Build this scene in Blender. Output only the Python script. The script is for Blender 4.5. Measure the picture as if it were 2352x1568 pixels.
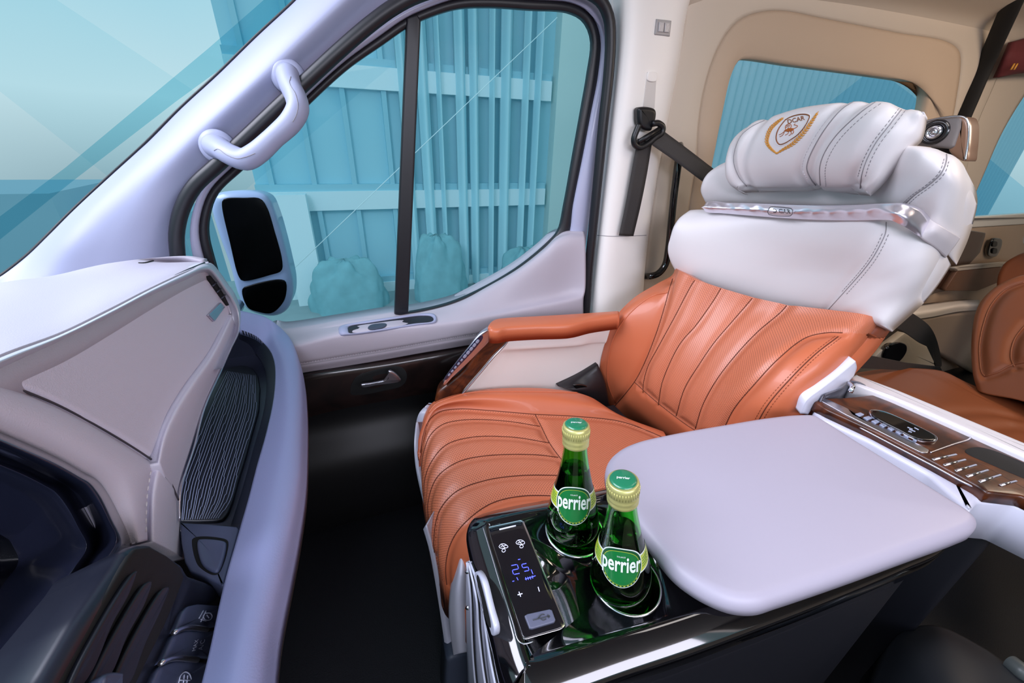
import bpy, bmesh, math, random
import numpy as np
from mathutils import Vector, Matrix
from mathutils.bvhtree import BVHTree
random.seed(7); np.random.seed(7)
SC = bpy.context.scene
for o in list(bpy.data.objects): bpy.data.objects.remove(o)
COL = SC.collection

# ------------------------------------------------------------------ camera
# van axes: X towards the rear, Y towards the passenger door, Z up, floor at 0; eye 1.10 m above the floor
EYE = np.array([0.0, 0.0, 1.10])
FPX, CX, CY = 921.0, 1176.0, 784.0
_dx = np.array([3800 - CX, 400 - CY, FPX]); _dx /= np.linalg.norm(_dx)
_dy = np.array([800 - CX, 300 - CY, FPX]); _dy -= _dx * _dx.dot(_dy); _dy /= np.linalg.norm(_dy)
_dz = np.cross(_dx, _dy)
B = np.array([_dx, _dy, _dz])
cam_d = bpy.data.cameras.new('camera'); cam_d.sensor_width = 36; cam_d.lens = 36 * FPX / 2352
cam_d.clip_start = 0.02; cam_d.clip_end = 500
cam = bpy.data.objects.new('camera', cam_d); COL.objects.link(cam)
M3 = np.stack([B[:, 0], -B[:, 1], -B[:, 2]], axis=1)
mw = Matrix([[*M3[0], EYE[0]], [*M3[1], EYE[1]], [*M3[2], EYE[2]], [0, 0, 0, 1]])
cam.matrix_world = mw
SC.camera = cam

# ------------------------------------------------------------------ world, light, exposure
def s2l(c):
    return tuple(((x / 255) / 12.92 if x / 255 <= .04045 else ((x / 255 + .055) / 1.055) ** 2.4) for x in c)
W = bpy.data.worlds.new('sky'); SC.world = W; W.use_nodes = True
nt = W.node_tree; nt.nodes.clear()
tc = nt.nodes.new('ShaderNodeTexCoord'); sep = nt.nodes.new('ShaderNodeSeparateXYZ')
rmp = nt.nodes.new('ShaderNodeValToRGB'); bg = nt.nodes.new('ShaderNodeBackground'); wo = nt.nodes.new('ShaderNodeOutputWorld')
nz = nt.nodes.new('ShaderNodeTexNoise'); nz.inputs['Scale'].default_value = 1.6; nz.inputs['Detail'].default_value = 2
mth = nt.nodes.new('ShaderNodeMath'); mth.operation = 'MULTIPLY_ADD'; mth.inputs[1].default_value = .25
nt.links.new(tc.outputs['Generated'], sep.inputs[0]); nt.links.new(tc.outputs['Generated'], nz.inputs['Vector'])
nt.links.new(nz.outputs['Fac'], mth.inputs[0]); nt.links.new(sep.outputs['Z'], mth.inputs[2])
nt.links.new(mth.outputs[0], rmp.inputs[0])
cr = rmp.color_ramp
cr.elements[0].position = .0; cr.elements[0].color = (*s2l((150, 180, 190)), 1)
cr.elements[1].position = .16; cr.elements[1].color = (*s2l((196, 226, 234)), 1)
e = cr.elements.new(.36); e.color = (*s2l((164, 214, 230)), 1)
e = cr.elements.new(.55); e.color = (*s2l((190, 228, 238)), 1)
e = cr.elements.new(.85); e.color = (*s2l((190, 225, 240)), 1)
nt.links.new(rmp.outputs[0], bg.inputs[0]); bg.inputs[1].default_value = 1.0
nt.links.new(bg.outputs[0], wo.inputs[0])

def area(name, loc, target, size, power, color, size_y=None, spread=None):
    l = bpy.data.lights.new(name, 'AREA'); l.energy = power; l.color = color; l.size = size
    if size_y: l.shape = 'RECTANGLE'; l.size_y = size_y
    if spread: l.spread = spread
    o = bpy.data.objects.new(name, l); COL.objects.link(o); o.location = loc
    o.rotation_euler = (Vector(target) - Vector(loc)).to_track_quat('-Z', 'Y').to_euler()
    return o
area('windscreen_daylight', (-1.4, .55, 2.35), (.25, .6, .6), 2.0, 74, (.87, .85, 1.0), .9)
area('driver_window_fill', (.25, -1.15, 1.65), (.0, .6, .8), 1.4, 36, (.88, .85, 1.0), .7)  # added soft fill light outside the unseen driver window
area('rear_roof_lamp', (1.9, .1, 1.50), (1.9, .6, .4), .6, 7, (1.0, .80, .62), .3)
area('front_cabin_fill', (.75, .15, 1.52), (.75, .5, .5), .4, 1.5, (1.0, .93, .9), .25)  # added overhead fill light, no fitting in view
SC.view_settings.view_transform = 'Standard'; SC.view_settings.look = 'None'
SC.view_settings.gamma = 1; SC.view_settings.use_curve_mapping = False
SC.view_settings.exposure = 0.0

# ------------------------------------------------------------------ geometry helpers
def ray(px, py): return B @ np.array([(px - CX) / FPX, (py - CY) / FPX, 1.0])
def P(px, py, ax, v):
    """point of the van where the sight line through a photo pixel meets the plane ax = v"""
    r = ray(px, py)
    if ax == 'D': return EYE + r * v
    i = 'XYZ'.index(ax)
    return EYE + r * ((v - EYE[i]) / r[i])
def PS(ax, v, pts): return [P(x, y, ax, v) for x, y in pts]
def proj(p):
    c = (np.asarray(p) - EYE) @ B
    return np.stack([CX + FPX * c[..., 0] / c[..., 2], CY + FPX * c[..., 1] / c[..., 2]], -1)
def cr_eval(pts, n, closed=False):
    """Catmull-Rom through pts, resampled evenly by arc length to n points"""
    p = np.asarray(pts, float); m = len(p)
    if m == 2 and not closed:
        t = np.linspace(0, 1, n)[:, None]; return p[0] * (1 - t) + p[1] * t
    if closed: q = np.concatenate([p[-1:], p, p[:2]])
    else: q = np.concatenate([[2 * p[0] - p[1]], p, [2 * p[-1] - p[-2]]])
    k = 16; out = []; segs = m if closed else m - 1
    for i in range(segs):
        a, b, c, d = q[i:i + 4]
        tj = [0, max(np.linalg.norm(b - a) ** .5, 1e-5)]; tj.append(tj[1] + max(np.linalg.norm(c - b) ** .5, 1e-5)); tj.append(tj[2] + max(np.linalg.norm(d - c) ** .5, 1e-5))
        t = np.linspace(tj[1], tj[2], k, endpoint=False)[:, None]
        A1 = (tj[1] - t) / (tj[1] - tj[0]) * a + (t - tj[0]) / (tj[1] - tj[0]) * b
        A2 = (tj[2] - t) / (tj[2] - tj[1]) * b + (t - tj[1]) / (tj[2] - tj[1]) * c
        A3 = (tj[3] - t) / (tj[3] - tj[2]) * c + (t - tj[2]) / (tj[3] - tj[2]) * d
        B1 = (tj[2] - t) / (tj[2] - tj[0]) * A1 + (t - tj[0]) / (tj[2] - tj[0]) * A2
        B2 = (tj[3] - t) / (tj[3] - tj[1]) * A2 + (t - tj[1]) / (tj[3] - tj[1]) * A3
        out.append((tj[2] - t) / (tj[2] - tj[1]) * B1 + (t - tj[1]) / (tj[2] - tj[1]) * B2)
    out.append(p[:1] if closed else p[-1:])
    out = np.concatenate(out)
    L = np.concatenate([[0], np.cumsum(np.linalg.norm(np.diff(out, axis=0), axis=1))])
    s = np.linspace(0, L[-1], n + 1)[:-1] if closed else np.linspace(0, L[-1], n)
    return np.stack([np.interp(s, L, out[:, j]) for j in range(out.shape[1])], 1)
def poly_res(pts, n, closed=False):
    p = np.asarray(pts, float)
    if closed: p = np.concatenate([p, p[:1]])
    L = np.concatenate([[0], np.cumsum(np.linalg.norm(np.diff(p, axis=0), axis=1))])
    s = np.linspace(0, L[-1], n + 1)[:-1] if closed else np.linspace(0, L[-1], n)
    return np.stack([np.interp(s, L, p[:, j]) for j in range(p.shape[1])], 1)
def grid_from(rows, nu, nv):
    R = np.stack([cr_eval(r, nv) for r in rows])
    if len(rows) == nu: return R
    # catmull down the rows by row index (vectorised)
    m = len(rows); q = np.concatenate([2 * R[:1] - R[1:2], R, 2 * R[-1:] - R[-2:-1]])
    out = []
    for s in np.linspace(0, m - 1, nu):
        i = min(int(s), m - 2); t = s - i; a, b, c, d = q[i], q[i + 1], q[i + 2], q[i + 3]
        out.append(.5 * ((2 * b) + (c - a) * t + (2 * a - 5 * b + 4 * c - d) * t * t + (3 * b - a - 3 * c + d) * t ** 3))
    return np.stack(out)
def gnormals(G):
    du = np.gradient(G, axis=0); dv = np.gradient(G, axis=1)
    n = np.cross(du, dv); n /= np.maximum(np.linalg.norm(n, axis=2, keepdims=True), 1e-9)
    return n
def face_eye(G, n):
    """flip grid normals so that they look at the cabin"""
    if ((EYE - G) * n).sum() < 0: return -n
    return n

def link(o, parent=None):
    COL.objects.link(o)
    if parent is not None: o.parent = parent
    return o
def mesh_obj(name, verts, faces, m, parent=None, smooth=True, mats=None, uv=None):
    me = bpy.data.meshes.new(name)
    me.from_pydata([tuple(map(float, v)) for v in verts], [], [tuple(map(int, f)) for f in faces]); me.update()
    if uv is not None:
        ul = me.uv_layers.new(name='UVMap'); vi = np.zeros(len(me.loops), int); me.loops.foreach_get('vertex_index', vi)
        ul.data.foreach_set('uv', np.asarray(uv)[vi].astype(np.float32).ravel())
    if smooth: me.polygons.foreach_set('use_smooth', [True] * len(me.polygons))
    me.materials.append(m)
    if mats:
        for x in mats: me.materials.append(x)
    o = bpy.data.objects.new(name, me)
    return link(o, parent)
def tag(o, label=None, cat=None, group=None, kind=None):
    if label: o['label'] = label
    if cat: o['category'] = cat
    if group: o['group'] = group
    if kind: o['kind'] = kind
    return o
def thing(name, loc, label, cat, group=None, kind=None):
    o = bpy.data.objects.new(name, None); o.empty_display_size = .05; COL.objects.link(o)
    o.location = loc
    tag(o, label, cat, group, kind)
    bpy.context.view_layer.update()
    return o
def fixp(o):
    """keep world place when parented to an Empty that is away from the origin"""
    if o.parent is not None:
        p = o.parent; off = Vector((0, 0, 0))
        while p is not None: off += p.location; p = p.parent
        o.data.transform(Matrix.Translation(-off))
    return o
def MO(name, verts, faces, m, parent=None, **k): return fixp(mesh_obj(name, verts, faces, m, parent, **k))

class MB:
    """collects shapes for one mesh"""
    def __init__(s): s.v = []; s.f = []; s.mi = []
    def add(s, v, f, mi=0):
        b = len(s.v); s.v += [tuple(x) for x in v]; s.f += [tuple(i + b for i in g) for g in f]; s.mi += [mi] * len(f); return s
    def tube(s, path, r, n=10, sx=1, sy=1, up=None, cap=True, closed=False, mi=0):
        v, f = tube_geo(path, r, n, sx, sy, up, cap, closed); return s.add(v, f, mi)
    def box(s, c, size, ax=None, mi=0):
        c = np.asarray(c, float); ax = np.eye(3) if ax is None else np.asarray(ax, float); h = np.asarray(size, float) / 2
        v = [c + ax[0] * h[0] * i + ax[1] * h[1] * j + ax[2] * h[2] * k for i in (-1, 1) for j in (-1, 1) for k in (-1, 1)]
        return s.add(v, [(0, 1, 3, 2), (4, 6, 7, 5), (0, 4, 5, 1), (2, 3, 7, 6), (0, 2, 6, 4), (1, 5, 7, 3)], mi)
    def build(s, name, m, parent=None, smooth=True, mats=None):
        o = MO(name, s.v, s.f, m, parent, smooth=smooth, mats=mats)
        if mats: o.data.polygons.foreach_set('material_index', s.mi)
        return o
def tube_geo(path, r, n=10, sx=1, sy=1, up=None, cap=True, closed=False):
    p = np.asarray(path, float); m = len(p)
    rr = np.broadcast_to(np.asarray(r, float), (m,))
    if closed: t = np.roll(p, -1, 0) - np.roll(p, 1, 0)
    else: t = np.gradient(p, axis=0)
    t /= np.maximum(np.linalg.norm(t, axis=1, keepdims=True), 1e-12)
    a = np.array(up, float) if up is not None else np.array([0, 0, 1.0])
    if up is None and abs(t[0].dot(a)) > .9: a = np.array([0, 1.0, 0])
    vs = []; fs = []
    for i in range(m):
        if up is not None: a = np.array(up, float)
        x = a - t[i] * a.dot(t[i]); x /= max(np.linalg.norm(x), 1e-9); y = np.cross(t[i], x)
        if up is None: a = x
        for k in range(n):
            th = 2 * math.pi * (k + .5) / n
            vs.append(p[i] + x * math.cos(th) * rr[i] * sx + y * math.sin(th) * rr[i] * sy)
    for i in range(m if closed else m - 1):
        j = (i + 1) % m
        for k in range(n): fs.append((i * n + k, i * n + (k + 1) % n, j * n + (k + 1) % n, j * n + k))
    if cap and not closed:
        fs.append(tuple(range(n))[::-1]); fs.append(tuple((m - 1) * n + k for k in range(n)))
    return vs, fs
def tube(name, path, r, m, parent=None, n=10, **k):
    v, f = tube_geo(path, r, n, **k); return MO(name, v, f, m, parent)

def edge_drop(G, r, edges='udlr'):
    """height drop near the borders of a grid so that the pillow rolls over by radius r"""
    nu, nv = G.shape[:2]
    su = np.concatenate([np.zeros((1, nv)), np.cumsum(np.linalg.norm(np.diff(G, axis=0), axis=2), 0)])
    sv = np.concatenate([np.zeros((nu, 1)), np.cumsum(np.linalg.norm(np.diff(G, axis=1), axis=2), 1)], 1)
    D = np.zeros((nu, nv))
    def f(d, r_): d = np.clip(d, 0, r_); return r_ - np.sqrt(np.maximum(r_ * r_ - (r_ - d) ** 2, 0))
    dd = []
    if 'u' in edges: dd.append(su)
    if 'd' in edges: dd.append(su[-1:] - su)
    if 'l' in edges: dd.append(sv)
    if 'r' in edges: dd.append(sv[:, -1:] - sv)
    # smooth-combine drops
    t = np.zeros((nu, nv))
    for d in dd: t = t + (1 - np.clip(d / r, 0, 1)) ** 3
    t = np.clip(t, 0, 1) ** (1 / 3)
    return r - np.sqrt(np.maximum(r * r - (t * r) ** 2, 0)), su, sv
def close_grid(G, back, thick, k=3):
    """front grid + skirt + back: returns verts, faces, uv-ready front count"""
    nu, nv = G.shape[:2]; back = np.asarray(back, float)
    if back.ndim == 1: back = back / np.linalg.norm(back); Bk = G + back * thick
    else: Bk = G + back * thick
    V = list(G.reshape(-1, 3)) ; F = []
    idx = lambda i, j: i * nv + j
    for i in range(nu - 1):
        for j in range(nv - 1): F.append((idx(i, j), idx(i, j + 1), idx(i + 1, j + 1), idx(i + 1, j)))
    loop = [(0, j) for j in range(nv)] + [(i, nv - 1) for i in range(1, nu)] + [(nu - 1, j) for j in range(nv - 2, -1, -1)] + [(i, 0) for i in range(nu - 2, 0, -1)]
    base = len(V); n = len(loop); V += list(Bk.reshape(-1, 3))
    for i in range(nu - 1):
        for j in range(nv - 1): F.append((base + idx(i, j), base + idx(i + 1, j), base + idx(i + 1, j + 1), base + idx(i, j + 1)))
    for q in range(n):
        a = idx(*loop[q]); b = idx(*loop[(q + 1) % n]); F.append((b, a, base + a, base + b))
    return V, F

def bvh_of(V, F): return BVHTree.FromPolygons([Vector(v) for v in V], [tuple(f) for f in F])
def grid_bvh(G):
    nu, nv = G.shape[:2]
    F = [(i * nv + j, i * nv + j + 1, (i + 1) * nv + j + 1, (i + 1) * nv + j) for i in range(nu - 1) for j in range(nv - 1)]
    return bvh_of(G.reshape(-1, 3), F)
def obj_bvh(o):
    off = Vector((0, 0, 0)); p = o
    while p is not None: off += p.location; p = p.parent
    return BVHTree.FromPolygons([v.co + off for v in o.data.vertices], [tuple(p.vertices) for p in o.data.polygons])
def cast(bvh, pts, off=0.0, n=None, smooth=True):
    """pixel polyline -> points lying on the surface (raised by off along its normal)"""
    pp = cr_eval(pts, n or max(8, int(sum(math.dist(pts[i], pts[i + 1]) for i in range(len(pts) - 1)) / 4)) ) if smooth else (poly_res(pts, n) if n else np.array(pts, float))
    out = []; E = Vector(EYE)
    for x, y in pp:
        d = Vector(ray(x, y)).normalized(); hit = bvh.ray_cast(E, d)
        if hit[0] is None: continue
        nn = hit[1]
        if nn.dot(d) > 0: nn = -nn
        out.append(np.array(hit[0] + nn * off))
    return np.array(out)
def dist_to(G, lines):
    Q = G.reshape(-1, 3); D = np.full(len(Q), 9.0)
    for L in lines:
        if len(L) < 2: continue
        a = L[:-1]; b = L[1:]
        for k in range(len(a)):
            ab = b[k] - a[k]; t = np.clip(((Q - a[k]) @ ab) / max(ab @ ab, 1e-12), 0, 1)
            D = np.minimum(D, np.linalg.norm(Q - a[k] - t[:, None] * ab, axis=1))
    return D.reshape(G.shape[:2])
def stitches(name, path, m, parent, ln=.0045, gap=.0025, r=.0006):
    if len(path) < 3: return None
    L = poly_res(path, max(4, int(np.sum(np.linalg.norm(np.diff(path, axis=0), axis=1)) / .001)))
    st = int(ln / .001); gp = int(gap / .001) or 1; mb = MB(); i = 0
    while i + st < len(L):
        mb.tube(L[[i, i + st // 2, i + st]], [r * .6, r, r * .6], 5); i += st + gp
    o = mb.build(name, m, parent); o['kind'] = 'stuff'; return o
def in_poly(q, poly):
    x, y = q[:, 0], q[:, 1]; c = np.zeros(len(q), bool); j = len(poly) - 1
    for i in range(len(poly)):
        xi, yi = poly[i]; xj, yj = poly[j]
        c ^= ((yi > y) != (yj > y)) & (x < (xj - xi) * (y - yi) / (yj - yi + 1e-12) + xi); j = i
    return c
def uvgrid(G):
    nu, nv = G.shape[:2]
    su = np.concatenate([np.zeros(1), np.cumsum(np.linalg.norm(np.diff(G, axis=0), axis=2).mean(1))])
    sv = np.concatenate([np.zeros(1), np.cumsum(np.linalg.norm(np.diff(G, axis=1), axis=2).mean(0))])
    U = np.zeros((nu, nv, 2)); U[..., 0] = sv[None]; U[..., 1] = su[:, None]; return U.reshape(-1, 2)
def coons(topc, botc, leftc, rightc, ax, v, m=12, n=24):
    t = cr_eval(topc, n); b = cr_eval(botc, n); l = cr_eval(leftc, m); r = cr_eval(rightc, m); rows = []
    for i, u in enumerate(np.linspace(0, 1, m)):
        row = []
        for j, w in enumerate(np.linspace(0, 1, n)):
            q = (1 - u) * t[j] + u * b[j] + (1 - w) * l[i] + w * r[i] - ((1 - u) * (1 - w) * t[0] + (1 - u) * w * t[-1] + u * (1 - w) * b[0] + u * w * b[-1])
            row.append(P(q[0], q[1], ax, v))
        rows.append(row)
    return rows
def patch(name, rows, m, parent=None, nu=40, nv=60, thick=.02, back=None, roll=0, edges='udlr', lines=None, puff=0, pw=.012, regions=None, extra=None, relax=0):
    """smooth upholstered or moulded surface from control rows; returns object, bvh of the finished surface"""
    G = grid_from(rows, nu, nv)
    if relax:   # even out the depth of the surface, keeping its outline
        dr = G - EYE; D = np.linalg.norm(dr, axis=2); dr /= D[..., None]
        for _ in range(relax):
            q = np.pad(D, 1, mode='reflect', reflect_type='odd'); D = .5 * D + .125 * (q[:-2, 1:-1] + q[2:, 1:-1] + q[1:-1, :-2] + q[1:-1, 2:])
        G = EYE + dr * D[..., None]
    n = face_eye(G, gnormals(G))
    bk = -n.mean((0, 1)) if back is None else np.asarray(back, float)
    bk = bk / np.linalg.norm(bk)
    uv = uvgrid(G)
    H = np.zeros(G.shape[:2])
    if roll:
        d, su, sv = edge_drop(G, roll, edges); G = G + bk * d[..., None]
    if lines:
        bv = grid_bvh(G); L3 = [cast(bv, l) for l in lines]
        dd = dist_to(G, L3); H = puff * (1 - np.exp(-(dd / pw) ** 2)) - puff
    if extra is not None: H = H + extra(G)
    G = G + n * H[..., None]
    if not regions:
        V, F = close_grid(G, bk, thick); uvv = np.concatenate([uv, np.zeros((len(V) - len(uv), 2))])
        o = MO(name, V, F, m, parent, uv=uvv)
        return o, grid_bvh(G)
    # split into named regions of the same surface
    nu_, nv_ = G.shape[:2]; idx = lambda i, j: i * nv_ + j
    cen = (G[:-1, :-1] + G[1:, 1:]) / 2; q = proj(cen.reshape(-1, 3)); reg = np.zeros(len(q), int) - 1
    for k, (nm, poly, mm, lab) in enumerate(regions):
        hit = np.ones(len(q), bool) if poly is None else in_poly(q, poly)
        reg[(reg < 0) & hit] = k
    V = list(G.reshape(-1, 3)); nrm = face_eye(G, gnormals(G)).reshape(-1, 3)
    F = [(idx(i, j), idx(i, j + 1), idx(i + 1, j + 1), idx(i + 1, j)) for i in range(nu_ - 1) for j in range(nv_ - 1)]
    objs = []
    flip = np.cross(G[1, 0] - G[0, 0], G[0, 1] - G[0, 0]) @ nrm[0] > 0
    for k, (nm, poly, mm, lab) in enumerate(regions):
        fs = [F[i] for i in np.nonzero(reg == k)[0]]
        if not fs: continue
        us = sorted({i for f in fs for i in f}); mp = {a: b for b, a in enumerate(us)}; nn = len(us)
        v = [V[i] for i in us]; f2 = [tuple(mp[i] for i in f) for f in fs]
        ed = {}
        for f in f2:
            for a, b in zip(f, f[1:] + f[:1]):
                if (b, a) in ed: del ed[(b, a)]
                else: ed[(a, b)] = 1
        v2 = v + [q + bk * thick for q in v]
        f3 = f2 + [(b, a, nn + a, nn + b) for a, b in ed] + [tuple(nn + i for i in f[::-1]) for f in f2]
        uvv = np.concatenate([uv[us], np.zeros((len(v2) - nn, 2))])
        o = MO(nm, v2, f3, mm, parent, uv=uvv); objs.append(o)
        # keep the shading of the whole surface across the seams
        me = o.data; cn = np.zeros((len(me.loops), 3), np.float32); vi = np.zeros(len(me.loops), int); me.loops.foreach_get('vertex_index', vi)
        un = nrm[us]; fl = np.zeros(len(me.loops), int)
        for p in me.polygons:
            for li in p.loop_indices: fl[li] = p.index
        for li in range(len(vi)):
            if fl[li] < len(f2): cn[li] = un[vi[li]] * (1 if not flip else 1)
        # polygons must face the same way as the custom normals
        if me.polygons[0].normal.dot(Vector(un[f2[0][0]])) < 0:
            me.flip_normals(); me.loops.foreach_get('vertex_index', vi); cn[:] = 0
            for p in me.polygons:
                if p.index < len(f2):
                    for li in p.loop_indices: cn[li] = un[vi[li]]
        me.normals_split_custom_set([tuple(map(float, c)) for c in cn])
        if lab: o['label'] = lab
    return objs, grid_bvh(G)

def outline_slab(name, pts, m, parent=None, nrm=None, thick=.01, bev=.003, dome=0, n=64, smooth=True, closed_smooth=True, steps=4, inner=6):
    """solid plate from a closed outline: bevelled rim, optional domed face, straight sides"""
    p = cr_eval(pts, n, True) if closed_smooth else poly_res(pts, n, True)
    c = p.mean(0)
    if nrm is None:
        nv = np.zeros(3)
        for i in range(n): nv += np.cross(p[i] - c, p[(i + 1) % n] - c)
        nrm = nv / np.linalg.norm(nv)
        if (EYE - c) @ nrm < 0: nrm = -nrm
    nrm = np.asarray(nrm, float) / np.linalg.norm(nrm)
    t = np.roll(p, -1, 0) - np.roll(p, 1, 0); inn = np.cross(nrm, t); inn /= np.maximum(np.linalg.norm(inn, axis=1, keepdims=True), 1e-9)
    if ((c - p) * inn).sum() < 0: inn = -inn
    rings = [p - nrm * thick, p - nrm * bev]
    for k in range(1, steps + 1):
        a = k / steps * math.pi / 2; rings.append(p + inn * bev * (1 - math.cos(a)) - nrm * bev * (1 - math.sin(a)))
    last = rings[-1]
    for k in range(1, inner):
        s = 1 - k / inner; rings.append(c + (last - c) * s + nrm * dome * (1 - s * s))
    V = np.concatenate(rings); F = []
    for r in range(len(rings) - 1):
        for i in range(n): F.append((r * n + i, r * n + (i + 1) % n, (r + 1) * n + (i + 1) % n, (r + 1) * n + i))
    V = list(V); V.append(c + nrm * dome + (last.mean(0) - c) * 0); ci = len(V) - 1; b = (len(rings) - 1) * n
    for i in range(n): F.append((b + i, b + (i + 1) % n, ci))
    F.append(tuple(range(n))[::-1])
    return MO(name, V, F, m, parent, smooth=smooth)
def ring_slab(name, outer, inner, m, parent=None, nrm=(0, -1, 0), thick=.01, n=96, sm=True, bev=.002, mids=None):
    """frame between two closed outlines, solid, with rounded lips; mids raises the crest between them"""
    f = (lambda q: cr_eval(q, n, True)) if sm else (lambda q: poly_res(q, n, True))
    o = f(outer); i_ = f(inner); nrm = np.asarray(nrm, float)
    # align start
    k = np.argmin(np.linalg.norm(i_ - o[0], axis=1)); i_ = np.roll(i_, -k, 0)
    if np.linalg.norm(i_[n // 4] - o[n // 4]) > np.linalg.norm(i_[-n // 4] - o[n // 4]): i_ = np.roll(i_[::-1], 1, 0)
    h = mids or 0
    rings = [o - nrm * thick, o, o * .92 + i_ * .08 + nrm * (bev + h * .3), o * .5 + i_ * .5 + nrm * (bev + h), o * .08 + i_ * .92 + nrm * (bev + h * .3), i_, i_ - nrm * thick]
    V = np.concatenate(rings); F = []; R = len(rings)
    for r in range(R):
        for j in range(n): F.append((r * n + j, r * n + (j + 1) % n, ((r + 1) % R) * n + (j + 1) % n, ((r + 1) % R) * n + j))
    return MO(name, V, F, m, parent)
def lathe_geo(prof, n=48, ax=None, base=(0, 0, 0)):
    base = np.asarray(base, float); z = np.array([0, 0, 1.0]) if ax is None else np.asarray(ax, float) / np.linalg.norm(ax)
    x = np.cross([0, 1, 0] if abs(z[1]) < .9 else [1, 0, 0], z); x /= np.linalg.norm(x); y = np.cross(z, x)
    V = []; F = []
    for r, h in prof:
        for k in range(n):
            a = 2 * math.pi * k / n; V.append(base + x * r * math.cos(a) + y * r * math.sin(a) + z * h)
    for i in range(len(prof) - 1):
        for k in range(n): F.append((i * n + k, i * n + (k + 1) % n, (i + 1) * n + (k + 1) % n, (i + 1) * n + k))
    return V, F
def lathe(name, prof, m, parent=None, **k):
    v, f = lathe_geo(prof, **k); return MO(name, v, f, m, parent)
def text_geo(s, size=1.0, bold=0.0, res=3):
    cu = bpy.data.curves.new('lettering', 'FONT'); cu.body = s; cu.size = size; cu.align_x = 'CENTER'; cu.align_y = 'CENTER'; cu.resolution_u = res; cu.offset = bold
    o = bpy.data.objects.new('lettering', cu); COL.objects.link(o); bpy.context.view_layer.update()
    me = o.evaluated_get(bpy.context.evaluated_depsgraph_get()).to_mesh()
    v = np.array([tuple(x.co) for x in me.vertices]); f = [tuple(p.vertices) for p in me.polygons]
    bpy.data.objects.remove(o); bpy.data.curves.remove(cu)
    return v, f
def text_on(name, s, bvh, org, ex, ey, m, parent, off=.0006, bold=0.0, map2=None):
    """lettering laid onto a surface: org centre, ex / ey the pixel vectors of one em across / up"""
    v, f = text_geo(s, 1.0, bold); E = Vector(EYE); out = []
    for x, y, _ in v:
        if map2: x, y = map2(x, y)
        px = org[0] + ex[0] * x + ey[0] * y; py = org[1] + ex[1] * x + ey[1] * y
        d = Vector(ray(px, py)).normalized(); h = bvh.ray_cast(E, d)
        if h[0] is None: return None
        nn = h[1] if h[1].dot(d) < 0 else -h[1]
        out.append(np.array(h[0] + nn * off))
    return MO(name, out, f, m, parent, smooth=False)

# ------------------------------------------------------------------ materials
MT = {}
def mat(name, col, rough=.5, metal=0.0, coat=0.0, bump=0, bscale=400, var=0, trans=0, ior=1.5, emis=None, spec=.5, sheen=0, btype='noise'):
    if name in MT: return MT[name]
    m = bpy.data.materials.new(name); m.use_nodes = True; n = m.node_tree; b = n.nodes['Principled BSDF']
    c = s2l(col); b.inputs['Base Color'].default_value = (*c, 1); b.inputs['Roughness'].default_value = rough
    b.inputs['Metallic'].default_value = metal; b.inputs['Coat Weight'].default_value = coat; b.inputs['Coat Roughness'].default_value = .04
    b.inputs['Specular IOR Level'].default_value = spec; b.inputs['IOR'].default_value = ior
    if trans: b.inputs['Transmission Weight'].default_value = trans
    if emis: b.inputs['Emission Color'].default_value = (*s2l(emis[0]), 1); b.inputs['Emission Strength'].default_value = emis[1]
    t = n.nodes.new('ShaderNodeTexCoord')
    if bump:
        if btype == 'voronoi':
            x = n.nodes.new('ShaderNodeTexVoronoi'); x.feature = 'DISTANCE_TO_EDGE'; out = x.outputs['Distance']
        else:
            x = n.nodes.new('ShaderNodeTexNoise'); x.inputs['Detail'].default_value = 3; out = x.outputs['Fac']
        x.inputs['Scale'].default_value = bscale; n.links.new(t.outputs['Object'], x.inputs['Vector'])
        bp = n.nodes.new('ShaderNodeBump'); bp.inputs['Strength'].default_value = bump; bp.inputs['Distance'].default_value = .001
        n.links.new(out, bp.inputs['Height']); n.links.new(bp.outputs[0], b.inputs['Normal'])
    if var:
        x = n.nodes.new('ShaderNodeTexNoise'); x.inputs['Scale'].default_value = 9; x.inputs['Detail'].default_value = 4; n.links.new(t.outputs['Object'], x.inputs['Vector'])
        mx = n.nodes.new('ShaderNodeMix'); mx.data_type = 'RGBA'; mx.inputs[6].default_value = (*c, 1); mx.inputs[7].default_value = (*[q * (1 - var) for q in c], 1)
        n.links.new(x.outputs['Fac'], mx.inputs[0]); n.links.new(mx.outputs[2], b.inputs['Base Color'])
    MT[name] = m; return m
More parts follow.
